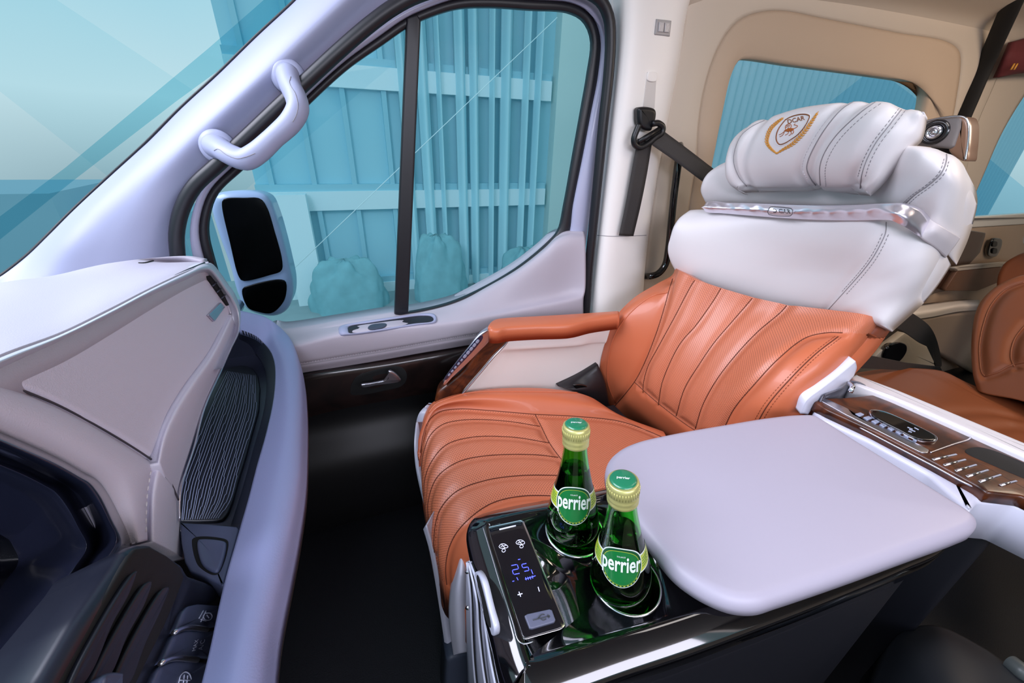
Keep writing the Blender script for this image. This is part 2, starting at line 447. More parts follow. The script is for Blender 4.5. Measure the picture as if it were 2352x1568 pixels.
def perf_mat(name, col, hole, pitch=.0052, rad=.24, rough=.42):
    """leather with a staggered grid of punched holes (UV in metres)"""
    m = bpy.data.materials.new(name); m.use_nodes = True; n = m.node_tree; b = n.nodes['Principled BSDF']; L = n.links.new
    b.inputs['Roughness'].default_value = rough; b.inputs['Coat Weight'].default_value = .35; b.inputs['Coat Roughness'].default_value = .38
    uv = n.nodes.new('ShaderNodeUVMap'); res = None
    for off in (0, .5):
        mp = n.nodes.new('ShaderNodeVectorMath'); mp.operation = 'MULTIPLY_ADD'
        mp.inputs[1].default_value = (1 / pitch, 1 / pitch, 0); mp.inputs[2].default_value = (off, off, 0); L(uv.outputs[0], mp.inputs[0])
        fr = n.nodes.new('ShaderNodeVectorMath'); fr.operation = 'FRACTION'; L(mp.outputs[0], fr.inputs[0])
        sb = n.nodes.new('ShaderNodeVectorMath'); sb.operation = 'SUBTRACT'; sb.inputs[1].default_value = (.5, .5, 0); L(fr.outputs[0], sb.inputs[0])
        ln = n.nodes.new('ShaderNodeVectorMath'); ln.operation = 'LENGTH'; L(sb.outputs[0], ln.inputs[0])
        if res is None: res = ln.outputs['Value']
        else:
            mn = n.nodes.new('ShaderNodeMath'); mn.operation = 'MINIMUM'; L(res, mn.inputs[0]); L(ln.outputs['Value'], mn.inputs[1]); res = mn.outputs[0]
    mr = n.nodes.new('ShaderNodeMapRange'); mr.inputs[1].default_value = rad * .6; mr.inputs[2].default_value = rad; L(res, mr.inputs[0])
    mx = n.nodes.new('ShaderNodeMix'); mx.data_type = 'RGBA'; mx.inputs[6].default_value = (*s2l(hole), 1); mx.inputs[7].default_value = (*s2l(col), 1)
    L(mr.outputs[0], mx.inputs[0]); L(mx.outputs[2], b.inputs['Base Color'])
    bp = n.nodes.new('ShaderNodeBump'); bp.inputs['Strength'].default_value = .3; bp.inputs['Distance'].default_value = .0006; L(mr.outputs[0], bp.inputs['Height']); L(bp.outputs[0], b.inputs['Normal'])
    MT[name] = m; return m
def wood_mat(name, c1, c2, scale=14, rough=.18, coat=.8):
    m = bpy.data.materials.new(name); m.use_nodes = True; n = m.node_tree; b = n.nodes['Principled BSDF']; L = n.links.new
    t = n.nodes.new('ShaderNodeTexCoord'); x = n.nodes.new('ShaderNodeTexNoise'); x.inputs['Scale'].default_value = scale; x.inputs['Detail'].default_value = 8; x.inputs['Distortion'].default_value = 1.6
    L(t.outputs['Object'], x.inputs['Vector']); r = n.nodes.new('ShaderNodeValToRGB'); r.color_ramp.elements[0].position = .35; r.color_ramp.elements[1].position = .65
    r.color_ramp.elements[0].color = (*s2l(c1), 1); r.color_ramp.elements[1].color = (*s2l(c2), 1); L(x.outputs['Fac'], r.inputs[0]); L(r.outputs[0], b.inputs['Base Color'])
    b.inputs['Roughness'].default_value = rough; b.inputs['Coat Weight'].default_value = coat; MT[name] = m; return m
def glass_pane(name, tint, refl=.0006, opac=0.0):
    """thin clear sheet: straight-through transmission with a faint mirror"""
    m = bpy.data.materials.new(name); m.use_nodes = True; n = m.node_tree; n.nodes.clear(); L = n.links.new
    o = n.nodes.new('ShaderNodeOutputMaterial'); a = n.nodes.new('ShaderNodeBsdfTransparent'); g = n.nodes.new('ShaderNodeBsdfGlossy'); mx = n.nodes.new('ShaderNodeMixShader')
    a.inputs[0].default_value = (*tint, 1); g.inputs[0].default_value = (1, 1, 1, 1); g.inputs['Roughness'].default_value = .02
    mx.inputs[0].default_value = refl
    L(a.outputs[0], mx.inputs[1]); L(g.outputs[0], mx.inputs[2]); L(mx.outputs[0], o.inputs[0])
    MT[name] = m; return m
lav = mat('pale_grey_trim', (160, 163, 190), .45, bump=.08, bscale=900)
lav_door = mat('grey_door_trim', (182, 174, 184), .45, bump=.12, bscale=900)
cream_p = mat('cream_plastic', (246, 241, 236), .42)
beige = mat('beige_fabric', (196, 174, 152), .8, bump=.25, bscale=700)
beige_p = mat('beige_moulding', (206, 192, 176), .55)
dash_top = mat('dash_top_leather', (186, 180, 192), .4, bump=.25, bscale=900)
dash_l = mat('dash_leather', (222, 218, 234), .48, bump=.35, bscale=800)
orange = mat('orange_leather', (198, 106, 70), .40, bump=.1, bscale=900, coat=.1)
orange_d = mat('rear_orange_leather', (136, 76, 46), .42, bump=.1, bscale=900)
orange_perf = perf_mat('perforated_orange_leather', (206, 118, 84), (134, 68, 44), rad=.20)
cream_l = mat('cream_leather', (226, 221, 222), .42, bump=.06, bscale=900)
pad_l = mat('pad_leather', (174, 168, 184), .45, bump=.05, bscale=900)
black_g = mat('gloss_black', (6, 6, 9), .08, coat=1.0)
black_p = mat('black_plastic', (16, 16, 19), .38)
black_m = mat('matt_black', (9, 9, 11), .75)
rubber = mat('black_rubber', (24, 24, 30), .42)
charcoal = mat('charcoal_plastic', (58, 62, 78), .4)
webbing = mat('belt_webbing', (52, 49, 48), .7, bump=.6, bscale=500)
chrome = mat('chrome', (225, 225, 232), .12, 1.0)
satin = mat('satin_chrome', (205, 204, 214), .28, 1.0)
line_silver = mat('line_silver', (226, 224, 232), .38, .55)
seam_o = mat('seam_dark_orange', (96, 42, 22), .8)  # dark brown seam thread
seam_c = mat('seam_grey', (150, 146, 150), .8)
thread_c = mat('cream_thread', (222, 216, 222), .6)
thread_g = mat('grey_thread', (140, 137, 142), .7)
thread_o = mat('orange_thread', (140, 66, 34), .7)
gold = mat('gold_thread', (214, 150, 60), .5)
brown_t = mat('brown_thread', (140, 84, 44), .6)
burl = wood_mat('burl_wood', (44, 18, 8), (98, 48, 20), 22, .35, .15)
darkwood = wood_mat('dark_wood', (20, 14, 14), (40, 26, 24), 10, .3, .5)
mirror_b = mat('dark_mirror', (1, 1, 1), .3, spec=.1)
clear = glass_pane('side_glass', (.93, .97, .98))
windscreen_m = glass_pane('windscreen_glass', (.96, .98, .99), .0006)

# ================================================================== outside
def prism(mb, poly, h0, h1):
    n = len(poly); v = [(x, y, h0) for x, y in poly] + [(x, y, h1) for x, y in poly]
    f = [tuple(range(n))[::-1], tuple(range(n, 2 * n))] + [(i, (i + 1) % n, n + (i + 1) % n, n + i) for i in range(n)]
    return mb.add(v, f)
g_mat = mat('asphalt', (150, 176, 180), .9, var=.2)
mb = MB(); mb.box((10, -7, -.75), (60, 26, .1)); tag(mb.build('ground', g_mat, smooth=False), kind='structure')
fac_a = mat('facade_glass_dark', (168, 222, 235), .5, spec=.2); fac_b = mat('facade_fin', (178, 226, 236), .6, spec=.2)
fac_c = mat('facade_band', (222, 247, 251), .6, spec=.2); fac_d = mat('facade_shadow_gap', (158, 212, 226), .7, spec=.2)
# glass office block seen through the passenger window: dark glazing, light spandrel bands, soft vertical fins
YB = 5.0
fx0 = P(500, 100, 'Y', YB)[0]; fx1 = P(1335, 300, 'Y', YB)[0] - .42
bl = thing('office_building', (fx0, YB, -.7), 'teal glass office block with vertical fins and pale floor bands behind the door window', 'building')
mb = MB(); mb.box(((fx0 + fx1 + 3) / 2, YB + .5, 1.6), (fx1 - fx0 + 3, .7, 4.6)); mb.build('glazing', fac_a, bl, smooth=False)
bz = [P(1150, y, 'Y', YB)[2] for y in (200, 455)]
for z in (bz[1] - 1.08, bz[1], bz[0], bz[0] + 1.0):
    mb = MB(); mb.box(((fx0 + fx1) / 2, YB + .11, z), (fx1 - fx0, .12, .20)); mb.build('floor_band', fac_c, bl, smooth=False)
    mb = MB(); mb.box(((fx0 + fx1) / 2, YB + .12, z + .135), (fx1 - fx0, .1, .07)); mb.build('shadow_gap', fac_d, bl, smooth=False)
fin0 = None
xd = P(935, 300, 'Y', YB)[0]; k = 0; x = xd
while x < fx1 - .03:
    w = .9 + .35 * math.sin(k * 2.3)
    if fin0 is None:
        a = np.linspace(-1, 1, 11); pr_ = [(q, -.11 * math.cos(q * math.pi / 2) ** 2) for q in a]
        v = [(q * .06, d, z) for z in (0.02, 4.55) for q, d in pr_]; n7 = 11
        f = [(i, i + 1, n7 + i + 1, n7 + i) for i in range(n7 - 1)] + [tuple(range(n7)), tuple(range(n7, 2 * n7))[::-1], (0, n7, 2 * n7 - 1, n7 - 1)]
        fin0 = mesh_obj('fin', v, f, fac_b, bl); o = fin0
    else: o = fin0.copy(); COL.objects.link(o)
    o.location = (x - fx0, .06, 0); o.scale = (w, 1, 1); k += 1; x += (.15, .21, .17, .24)[k % 4]
for xx in np.linspace(fx0 + .16, xd - .2, 4):
    mb = MB(); mb.box((xx, YB + .12, 1.6), (.05, .08, 4.5)); mb.build('mullion', fac_d, bl, smooth=False)
mb = MB(); mb.box((fx1 + .3, YB + .1, 1.6), (.5, .2, 4.6)); mb.build('corner_pier', mat('facade_pier', (206, 232, 228), .6), bl, smooth=False)
mb = MB(); mb.box((P(700, 600, 'Y', YB - .1)[0], YB - .1, -.1), (.28, .16, 1.2)); mb.build('entrance_pier', fac_c, bl, smooth=False)
hedge = mat('hedge_green', (138, 200, 210), .9, var=.35)
def bush(name, x, y, w, h, label, cat='hedge', group=None):
    V = []; F = []; nu, nv = 40, 20
    for j in range(nv + 1):
        for i in range(nu):
            a = 2 * math.pi * i / nu; b = j / nv * math.pi / 2; r = 1 + .10 * math.sin(5 * a + x) * math.cos(3 * b) + .05 * math.sin(11 * a) * math.sin(9 * b)
            V.append((x + w / 2 * math.cos(a) * math.cos(b) ** .6 * r, y + .2 * math.sin(a) * math.cos(b) ** .6 * r, -.7 + h * math.sin(b) * r))
    for j in range(nv):
        for i in range(nu): F.append((j * nu + i, j * nu + (i + 1) % nu, (j + 1) * nu + (i + 1) % nu, (j + 1) * nu + i))
    return tag(mesh_obj(name, V, F, hedge), label, cat, group)
for px, w, h, lab in ((790, .8, .55, 'dark teal bush left of the door window divider'), (1010, .62, .75, 'tall dark bush just right of the door window divider'), (1200, .6, .55, 'low dark bush at the foot of the finned facade')):
    bush('bush', P(px, 600, 'Y', 4.6)[0], 4.6, w, h, lab, 'bush')
# thin bracing rod crossing in front of the facade
rod = tube('bracing_rod', [P(640, 650, 'Y', 4.2), P(1280, 40, 'Y', 4.2)], .0035, fac_c); tag(rod, 'thin pale rod slanting in front of the finned facade', 'rod')
# corrugated facade behind the rear side window
YC = 4.0
x0 = P(1560, 200, 'Y', YC)[0]; x1 = x0 + 7.5; N = 560
cw = thing('corrugated_building', (x0, YC, -.7), 'blue grey ribbed wall seen through the rear side window above the head pillow', 'building')
v = []; f = []
for i in range(N + 1):
    xx = x0 + (x1 - x0) * i / N; yy = YC + .014 * math.cos(2 * math.pi * xx / .11)
    v += [(xx, yy, -.7), (xx, yy, 4.5)]
for i in range(N): f.append((2 * i, 2 * i + 1, 2 * i + 3, 2 * i + 2))
b0 = len(v); v += [(x0, YC + .3, -.7), (x0, YC + .3, 4.5), (x1, YC + .3, -.7), (x1, YC + .3, 4.5)]
f += [(b0, b0 + 2, b0 + 3, b0 + 1), (0, b0, b0 + 1, 1), (2 * N, 2 * N + 1, b0 + 3, b0 + 2)]
mb = MB(); mb.add(v, f); mb.build('ribbed_wall', mat('ribbed_blue_wall', (176, 208, 218), .6), cw)
mb = MB(); mb.box(((x0 + x1) / 2, YC + .15, 4.55), (7.6, .4, .1)); mb.build('parapet', fac_c, cw, smooth=False)
# distant block low in the windscreen
a = P(0, 430, 'Y', 12); b_ = P(122, 465, 'Y', 12)
db = thing('distant_building', (a[0], 12, -.7), 'hazy blue block on the horizon low in the windscreen', 'building')
mb = MB(); prism(mb, [(a[0] - 4, 12), (b_[0], 12), (b_[0], 15), (a[0] - 4, 15)], -9, P(60, 445, 'Y', 12)[2]); mb.build('tower', mat('far_block', (138, 182, 198), .8), db, smooth=False)
mb = MB(); prism(mb, [(b_[0], 12.4), (b_[0] + 2, 12.4), (b_[0] + 2, 15), (b_[0], 15)], -9, P(140, 510, 'Y', 12.4)[2]); mb.build('annexe', mat('far_block_low', (124, 174, 192), .8), db, smooth=False)
# invented tinted sheets outside that imitate diagonal reflection bands in the windows
def band_sheet(name, pts, y, tint, label):
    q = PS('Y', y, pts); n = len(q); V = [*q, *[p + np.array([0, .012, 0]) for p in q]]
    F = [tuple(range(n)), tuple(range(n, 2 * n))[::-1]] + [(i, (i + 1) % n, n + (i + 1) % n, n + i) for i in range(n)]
    o = mesh_obj(name, V, F, glass_pane('reflection_' + label.split()[0], tint, .0006), smooth=False); return tag(o, label, 'reflection band')
band_sheet('reflection_band', [(-300, 790), (-300, 720), (150, 385), (480, 110), (640, -30), (830, -190), (840, -90), (640, 60), (400, 235), (160, 420)], 4.3, (.70, .88, .92), 'narrow blue sheet imitating a reflection band slanting up across the windscreen')
band_sheet('reflection_band', [(-300, -30), (0, 210), (330, 470), (430, 550), (900, 150), (455, 215), (130, 0), (-20, -110)], 4.4, (.93, .975, .985), 'wide pale sheet imitating a reflection behind the slanting band in the windscreen')
band_sheet('reflection_band', [(1800, 320), (2010, 155), (2090, 215), (2352, 430), (2352, 700), (1800, 600)], 3.4, (.80, .92, .965), 'peaked blue sheet imitating a reflection in front of the ribbed wall')

# ================================================================== van shell
flo = mat('floor_rubber', (15, 17, 24), .62, bump=.9, bscale=330)
mb = MB(); mb.box((1.0, .05, -.03), (4.6, 2.1, .06)); tag(mb.build('floor', flo, smooth=False), kind='structure')
ceil_m = mat('ceiling_fabric', (206, 196, 186), .85, bump=.15, bscale=500)
mb = MB(); mb.box((1.67, -.01, 1.63), (3.5, 2.0, .05)); tag(mb.build('ceiling', ceil_m, smooth=False), kind='structure')
mb = MB(); mb.box((.36, 1.01, 1.545), (.9, .05, .19)); mb.box((2.2, 1.03, 1.60), (2.9, .03, .10)); tag(mb.build('trim_5', ceil_m, smooth=False), kind='structure')
# driver side (behind the camera): lower wall and rear pillars
mb = MB(); mb.box((1.0, -.98, .45), (3.9, .05, .95)); mb.box((2.2, -.98, 1.25), (2.4, .05, .75)); tag(mb.build('wall_left', beige_p, smooth=False), kind='structure')
mb = MB(); mb.box((3.42, 0, .8), (.05, 2.0, 1.65)); tag(mb.build('wall_rear', beige_p, smooth=False), kind='structure')
mb = MB(); mb.box((-.98, .0, .35), (.05, 2.0, .8)); tag(mb.build('wall_front', black_m, smooth=False), kind='structure')

# ---------------------------------------------------------------- passenger door
YD = 1.0
glass_out = [(545, 745), (520, 690), (492, 600), (478, 540), (480, 500), (498, 448), (560, 388), (640, 312), (710, 240), (800, 158), (880, 102), (935, 64), (975, 44), (1050, 20), (1120, 16), (1220, 22), (1310, 29), (1345, 50), (1361, 92), (1352, 170), (1338, 250), (1318, 360), (1298, 470), (1284, 530), (1262, 556), (1180, 622), (1050, 690), (960, 714), (905, 722), (780, 742), (650, 762)]
frit_out = [(540, 775), (505, 715), (472, 610), (456, 540), (460, 492), (482, 436), (545, 372), (628, 296), (700, 224), (790, 142), (872, 82), (930, 42), (972, 22), (1050, -4), (1120, -8), (1220, -2), (1320, 8), (1362, 36), (1381, 86), (1376, 170), (1360, 255), (1340, 360), (1318, 470), (1306, 545), (1270, 590), (1180, 650), (1050, 712), (960, 735), (905, 745), (780, 770), (650, 790)]
lav_out = [(540, 800), (480, 715), (448, 610), (436, 540), (444, 480), (468, 424), (535, 356), (618, 280), (690, 208), (780, 126), (862, 66), (920, 24), (968, 2), (1050, -22), (1120, -26), (1220, -20), (1335, -10), (1385, 22), (1402, 84), (1398, 170), (1384, 260), (1368, 380), (1356, 480), (1346, 560), (1338, 640), (1335, 700), (1050, 735), (960, 755), (905, 765), (780, 790), (650, 812)]
door = thing('door_1', (.2, YD, .3), None, None, kind='structure')
ring_slab('window_seal', PS('Y', .992, frit_out), PS('Y', .992, glass_out), rubber, door, thick=.012, n=200, mids=.002)
ring_slab('window_frame', PS('Y', .985, lav_out), PS('Y', .985, frit_out), mat('painted_door_frame', (176, 178, 204), .35, coat=.3), door, thick=.03, n=200, mids=.008)
gp = cr_eval(PS('Y', 1.0, glass_out), 120, True); c = gp.mean(0)
V = [*(gp + [0, .004, 0]), c + [0, .004, 0], *(gp + [0, .008, 0]), c + [0, .008, 0]]; F = [(i, (i + 1) % 120, 120) for i in range(120)] + [(121 + (i + 1) % 120, 121 + i, 241) for i in range(120)]
MO('window_glass', V, F, clear, door, smooth=False)
dv = [(934, 40), (968, 28), (938, 722), (906, 728)]
outline_slab('window_divider', PS('Y', .985, dv), rubber, door, nrm=(0, -1, 0), thick=.014, bev=.004, n=60, closed_smooth=False)
# outer body seal round the door opening (thick rubber tube) and a thinner inner lip
seal = [(415, 640), (408, 585), (406, 535), (418, 480), (445, 430), (500, 378), (560, 322), (640, 246), (700, 190), (780, 116), (850, 56), (905, 16), (960, -12), (1040, -34), (1120, -42), (1240, -38), (1330, -26), (1378, 0), (1398, 40), (1402, 90), (1398, 170), (1386, 280), (1374, 400), (1362, 520), (1352, 620), (1345, 720), (1335, 800)]
sp_ = PS('Y', .95, seal)
o = tube('trim_3', cr_eval(sp_, 160), .0125, rubber, None, n=12); tag(o, kind='structure')
# door trim panel
def rowm(ax, pts): return [P(x, y, ax, v) for x, y, v in pts]
R = [rowm('Y', [(612, 761, 1.0), (630, 754, 1.0), (650, 757, 1.0), (780, 738, 1.0), (905, 718, 1.0), (960, 712, 1.0), (1050, 690, 1.0), (1120, 655, 1.0), (1190, 614, 1.0), (1250, 568, .995), (1278, 543, .99), (1300, 533, .98), (1342, 532, .97)]),
     rowm('Y', [(612, 771, .975), (630, 764, .975), (650, 769, .975), (780, 748, .975), (905, 730, .975), (960, 725, .975), (1050, 702, .972), (1120, 668, .97), (1190, 630, .965), (1250, 588, .96), (1278, 565, .955), (1305, 558, .95), (1345, 560, .945)]),
     rowm('Y', [(612, 792, .93), (630, 785, .93), (660, 790, .93), (780, 764, .93), (905, 748, .93), (960, 744, .93), (1050, 728, .935), (1120, 712, .94), (1190, 694, .945), (1250, 678, .948), (1290, 668, .95), (1315, 662, .945), (1345, 655, .93)]),
     rowm('Y', [(612, 811, .92), (630, 805, .92), (670, 805, .92), (780, 782, .92), (905, 765, .92), (960, 758, .92), (1050, 744, .92), (1120, 731, .92), (1190, 716, .92), (1250, 704, .92), (1290, 696, .92), (1315, 692, .92), (1340, 688, .92)]),
     rowm('Y', [(612, 849, .925), (630, 842, .925), (690, 837, .925), (800, 819, .925), (905, 802, .925), (960, 792, .925), (1050, 777, .925), (1120, 765, .925), (1190, 752, .925), (1250, 742, .925), (1290, 736, .925), (1315, 732, .925), (1340, 728, .925)]),
     rowm('Y', [(612, 874, .945), (630, 867, .945), (690, 857, .945), (800, 840, .945), (905, 822, .945), (960, 812, .945), (1050, 797, .945), (1120, 785, .945), (1190, 772, .945), (1250, 762, .945), (1290, 756, .945), (1315, 752, .945), (1340, 748, .945)])]
stl = [(690, 838), (800, 820), (905, 803), (1040, 779), (1120, 766), (1190, 753)]
o, bv_door = patch('door_trim', R, lav_door, door, 60, 140, .05, (0, 1, 0), lines=[stl], puff=.004, pw=.006)
L = cast(bv_door, stl, .0006); tube('stitch_seam', L, .0008, seam_c, door, n=5)
stitches('stitching', cast(bv_door, [(x, y - 4) for x, y in stl], .0005), thread_c, door, r=.0005)
# storage slot with rim
slot_o = [(778, 760), (782, 750), (820, 742), (900, 730), (975, 721), (996, 722), (1003, 731), (1001, 741), (960, 747), (880, 760), (800, 770), (782, 770)]
slot_i = [(800, 759), (803, 750), (850, 742), (910, 733), (965, 726), (990, 727), (996, 734), (992, 740), (950, 745), (880, 756), (815, 766), (803, 766)]
def on(bv, pts, off=0): return [np.array(q) for q in cast(bv, pts, off, smooth=False)]
so = on(bv_door, slot_o, .001); si = on(bv_door, slot_i, .001)
nn_ = np.array([0, -.55, .83])
sl = ring_slab('storage_slot_rim', so, si, lav, door, nrm=nn_, thick=.004, n=80, mids=.003)
outline_slab('storage_slot', [q + nn_ * .0002 for q in si], mat('slot_shadow', (26, 27, 36), .6), door, nrm=nn_, thick=.02, bev=.0005, n=60)
# window switch visible inside the slot
sw = on(bv_door, [(845, 755), (852, 747), (880, 743), (888, 745), (884, 752), (850, 758)], .002)
outline_slab('window_switch', sw, charcoal, door, nrm=nn_, thick=.003, bev=.001, n=30)
# lower door: dark wood strip, recess, black panel
R = [rowm('Y', [(480, 905, .955), (690, 855, .955), (905, 820, .955), (1120, 783, .955), (1340, 745, .955)]),
     rowm('Y', [(480, 930, .93), (690, 872, .93), (905, 838, .93), (1120, 800, .93), (1340, 760, .93)]),
     rowm('Y', [(480, 1000, .935), (700, 930, .935), (905, 890, .935), (1120, 852, .935), (1340, 815, .935)]),
     rowm('Y', [(480, 1040, .96), (700, 968, .96), (905, 926, .96), (1120, 890, .96), (1340, 850, .96)])]
o, bv_wood = patch('wood_strip', R, darkwood, door, 24, 60, .03, (0, 1, 0))
R = [[np.array([x, y, z]) for x in (-.75, -.3, .1, .4, .9)] for y, z in ((.965, .56), (.945, .50), (.955, .40), (.90, .30), (.90, .16), (.93, .06), (.98, .0))]
o, bv_low = patch('lower_panel', R, mat('dark_door_panel', (12, 12, 15), .5), door, 60, 60, .02, (0, 1, 0))
rec = [(806, 905), (815, 868), (850, 852), (920, 842), (935, 860), (925, 884), (880, 897), (830, 906)]
hr = outline_slab('handle_recess', on(bv_wood, rec, .0015), black_m, door, nrm=(0, -1, .1), thick=.004, bev=.001, n=50)
dh = thing('door_handle', P(880, 875, 'Y', .93), 'satin chrome inner door handle on the dark wood strip', 'handle')
bpy.data.objects.remove(dh)
hp = [P(828, 886, 'Y', .90), P(850, 882, 'Y', .895), P(880, 874, 'Y', .893), P(900, 868, 'Y', .895)]
mbh = MB(); mbh.tube(cr_eval(hp, 14), np.linspace(.004, .008, 14), 12, sx=1, sy=.5, up=(0, -1, 0))
o = outline_slab('door_handle', [P(x, y, 'Y', .897) for x, y in ((828, 884), (860, 878), (888, 870), (893, 852), (902, 853), (916, 864), (922, 875), (915, 879), (870, 885), (832, 890))], satin, door, nrm=(0, -1, .15), thick=.008, bev=.003, n=60)
o['label'] = 'satin chrome inner release lever'

# ---------------------------------------------------------------- windscreen pillar
R = [rowm('Y', [(880, -190, 1.05), (760, -85, 1.05), (680, 0, 1.05), (590, 84, 1.05), (500, 172, 1.05), (415, 250, 1.05), (330, 335, 1.05), (250, 408, 1.03), (170, 482, 1.0), (110, 542, .98), (60, 590, .96), (0, 636, .93), (-60, 672, .9)]),
     rowm('Y', [(930, -190, .99), (800, -85, .99), (710, 0, .99), (620, 85, .99), (530, 172, .99), (445, 250, .99), (360, 335, .985), (280, 415, .97), (205, 492, .95), (150, 560, .93), (110, 620, .92), (60, 680, .9), (0, 740, .88)]),
     rowm('Y', [(1000, -190, .955), (870, -90, .955), (780, 0, .955), (690, 85, .955), (600, 172, .955), (515, 250, .955), (430, 330, .955), (350, 415, .95), (285, 500, .94), (240, 570, .93), (210, 640, .92), (180, 700, .91), (140, 760, .9)]),
     rowm('Y', [(1080, -180, .97), (960, -90, .97), (850, 0, .97), (765, 80, .97), (670, 165, .97), (590, 245, .97), (510, 320, .97), (430, 405, .965), (370, 490, .955), (345, 560, .95), (335, 640, .945), (320, 700, .94), (300, 760, .94)]),
     rowm('Y', [(1130, -130, .985), (1010, -60, .985), (905, 8, .985), (815, 80, .985), (705, 180, .985), (620, 262, .985), (540, 336, .985), (470, 398, .985), (425, 450, .985), (408, 520, .985), (408, 590, .985), (415, 660, .985), (430, 760, .985)])]
o, bv_ap = patch('trim_1', R, lav, None, 60, 160, .04, (-.2, 1, 0)); tag(o, kind='structure')
# thin dark glass edge along the windscreen
we = [(760, -85), (680, 0), (590, 84), (500, 172), (415, 250), (330, 335), (250, 408), (170, 482), (110, 542), (60, 590), (0, 636), (-60, 672)]
ys = [1.05] * 7 + [1.03, 1.0, .98, .96, .93]
wr = [P(x - 2, y - 2, 'Y', v) for (x, y), v in zip(we, ys[:12])]
o = tube('trim_4', cr_eval(wr, 80), .0022, rubber, None, n=8); tag(o, kind='structure')
# windscreen sheet: rises from the pillar line and runs across the front
wl = cr_eval(wr, 40); V = []; F = []
for q in wl: V.append(q + [.0, .01, 0])
for q in wl: V.append(q + np.array([-.35, -1.9, .05]))
for i in range(39): F.append((i, i + 1, 41 + i, 40 + i))
win = mesh_obj('window_1', V, F, windscreen_m, smooth=True); tag(win, kind='structure')

# storage flap in the pillar foot next to the seal
fl = [(395, 575), (390, 530), (398, 500), (414, 480)]
tube('airbag_flap_line', cast(bv_ap, [(398, 592), (392, 560), (391, 530), (399, 500), (416, 474)], .0008), .0012, seam_c, None, n=6)
bpy.data.objects['airbag_flap_line'].parent = bpy.data.objects['trim_1']

# ---------------------------------------------------------------- grab handle
gh = thing('grab_bar', P(600, 300, 'Y', .95), 'pale grey curved grab handle fixed to the windscreen pillar', 'handle')
gpath = [P(662, 176, 'Y', .958), P(668, 200, 'Y', .93), P(680, 225, 'Y', .905), P(684, 250, 'Y', .888), P(668, 280, 'Y', .88), P(630, 316, 'Y', .876), P(590, 352, 'Y', .876), P(563, 366, 'Y', .88), P(535, 358, 'Y', .892), P(512, 345, 'Y', .915), P(500, 338, 'Y', .95)]
gq = cr_eval(gpath, 60); rad = np.interp(np.linspace(0, 1, 60), [0, .12, .3, .5, .7, .88, 1], [.024, .021, .021, .0185, .021, .021, .025])
tube('grip', gq, rad, lav, gh, n=20, sx=1.0, sy=.85)
for q, nm in ((gq[0], 'mount'), (gq[-1], 'mount')):
    lathe(nm, [(.0, .0), (.030, .0), (.029, .006), (.022, .012), (0, .012)], lav, gh, ax=(0, -1, 0), base=q + [0, .006, 0])
def surf_line(bv, pts, name, r, m, par, off=.0004): 
    L = cast(bv, pts, off)
    if len(L) > 2: return tube(name, L, r, m, par, n=5)
bvg = obj_bvh(gh.children[0])
surf_line(bvg, [(668, 176), (665, 190), (678, 215), (684, 240), (681, 262), (672, 280)], 'cover_line', .0006, seam_c, gh)
surf_line(bvg, [(492, 346), (500, 342), (520, 355), (545, 364), (565, 360), (586, 352)], 'cover_line', .0006, seam_c, gh)

# ---------------------------------------------------------------- outside mirror
mr = thing('door_mirror', P(570, 600, 'Y', 1.3), 'pale blue two-part outside mirror beyond the door window', 'mirror')
h = [(482, 470), (492, 447), (530, 438), (590, 441), (612, 452), (628, 485), (645, 540), (660, 600), (671, 655), (668, 695), (655, 717), (632, 728), (600, 726), (565, 712), (545, 680), (525, 610), (500, 540)]
outline_slab('housing', PS('Y', 1.30, h), mat('mirror_housing', (138, 158, 190), .35, coat=.4), mr, nrm=(0, -1, .1), thick=.12, bev=.02, n=90)
up = [(509, 463), (515, 456), (560, 454), (597, 456), (612, 475), (630, 530), (648, 600), (646, 622), (620, 632), (556, 645), (548, 636), (528, 560)]
outline_slab('mirror_glass', PS('Y', 1.295, up), mirror_b, mr, nrm=(0, -1, .1), thick=.006, bev=.003, n=70)
lo = [(556, 664), (575, 655), (640, 642), (655, 646), (656, 680), (645, 702), (622, 720), (590, 716), (570, 708)]
outline_slab('mirror_glass', PS('Y', 1.295, lo), mirror_b, mr, nrm=(0, -1, .1), thick=.006, bev=.003, n=50)
tube('mirror_arm', [P(545, 700, 'Y', 1.28), P(520, 740, 'Y', 1.12), P(500, 760, 'Y', 1.02)], .018, mat('mirror_housing', (1, 1, 1)), mr)

# ---------------------------------------------------------------- door pillar with belt guide
R = [rowm('Y', [(1410, -120, .97), (1410, -40, .97), (1413, 40, .97), (1412, 110, .97), (1400, 240, .97), (1386, 380, .97), (1370, 520, .97), (1358, 640, .97), (1348, 740, .97), (1335, 860, .97)]),
     rowm('Y', [(1440, -120, .93), (1440, -40, .93), (1440, 40, .93), (1436, 120, .93), (1424, 240, .93), (1408, 380, .93), (1392, 520, .93), (1380, 640, .93), (1372, 740, .93), (1360, 860, .93)]),
     rowm('Y', [(1500, -120, .92), (1500, -40, .92), (1495, 40, .92), (1485, 120, .92), (1470, 240, .92), (1450, 380, .92), (1432, 520, .92), (1420, 640, .92), (1412, 740, .92), (1400, 860, .92)]),
     rowm('Y', [(1590, -120, .935), (1580, -40, .935), (1565, 40, .935), (1548, 140, .935), (1525, 260, .935), (1502, 400, .935), (1484, 530, .935), (1474, 640, .935), (1468, 740, .935), (1460, 860, .935)]),
     rowm('Y', [(1610, -120, .99), (1600, -40, .99), (1578, 30, .99), (1562, 140, .99), (1538, 260, .99), (1512, 400, .99), (1492, 530, .99), (1480, 640, .99), (1474, 740, .99), (1466, 860, .99)])]
o, bv_bp = patch('trim_2', R, cream_p, None, 40, 100, .04, (0, 1, 0)); tag(o, kind='structure'); tB = o
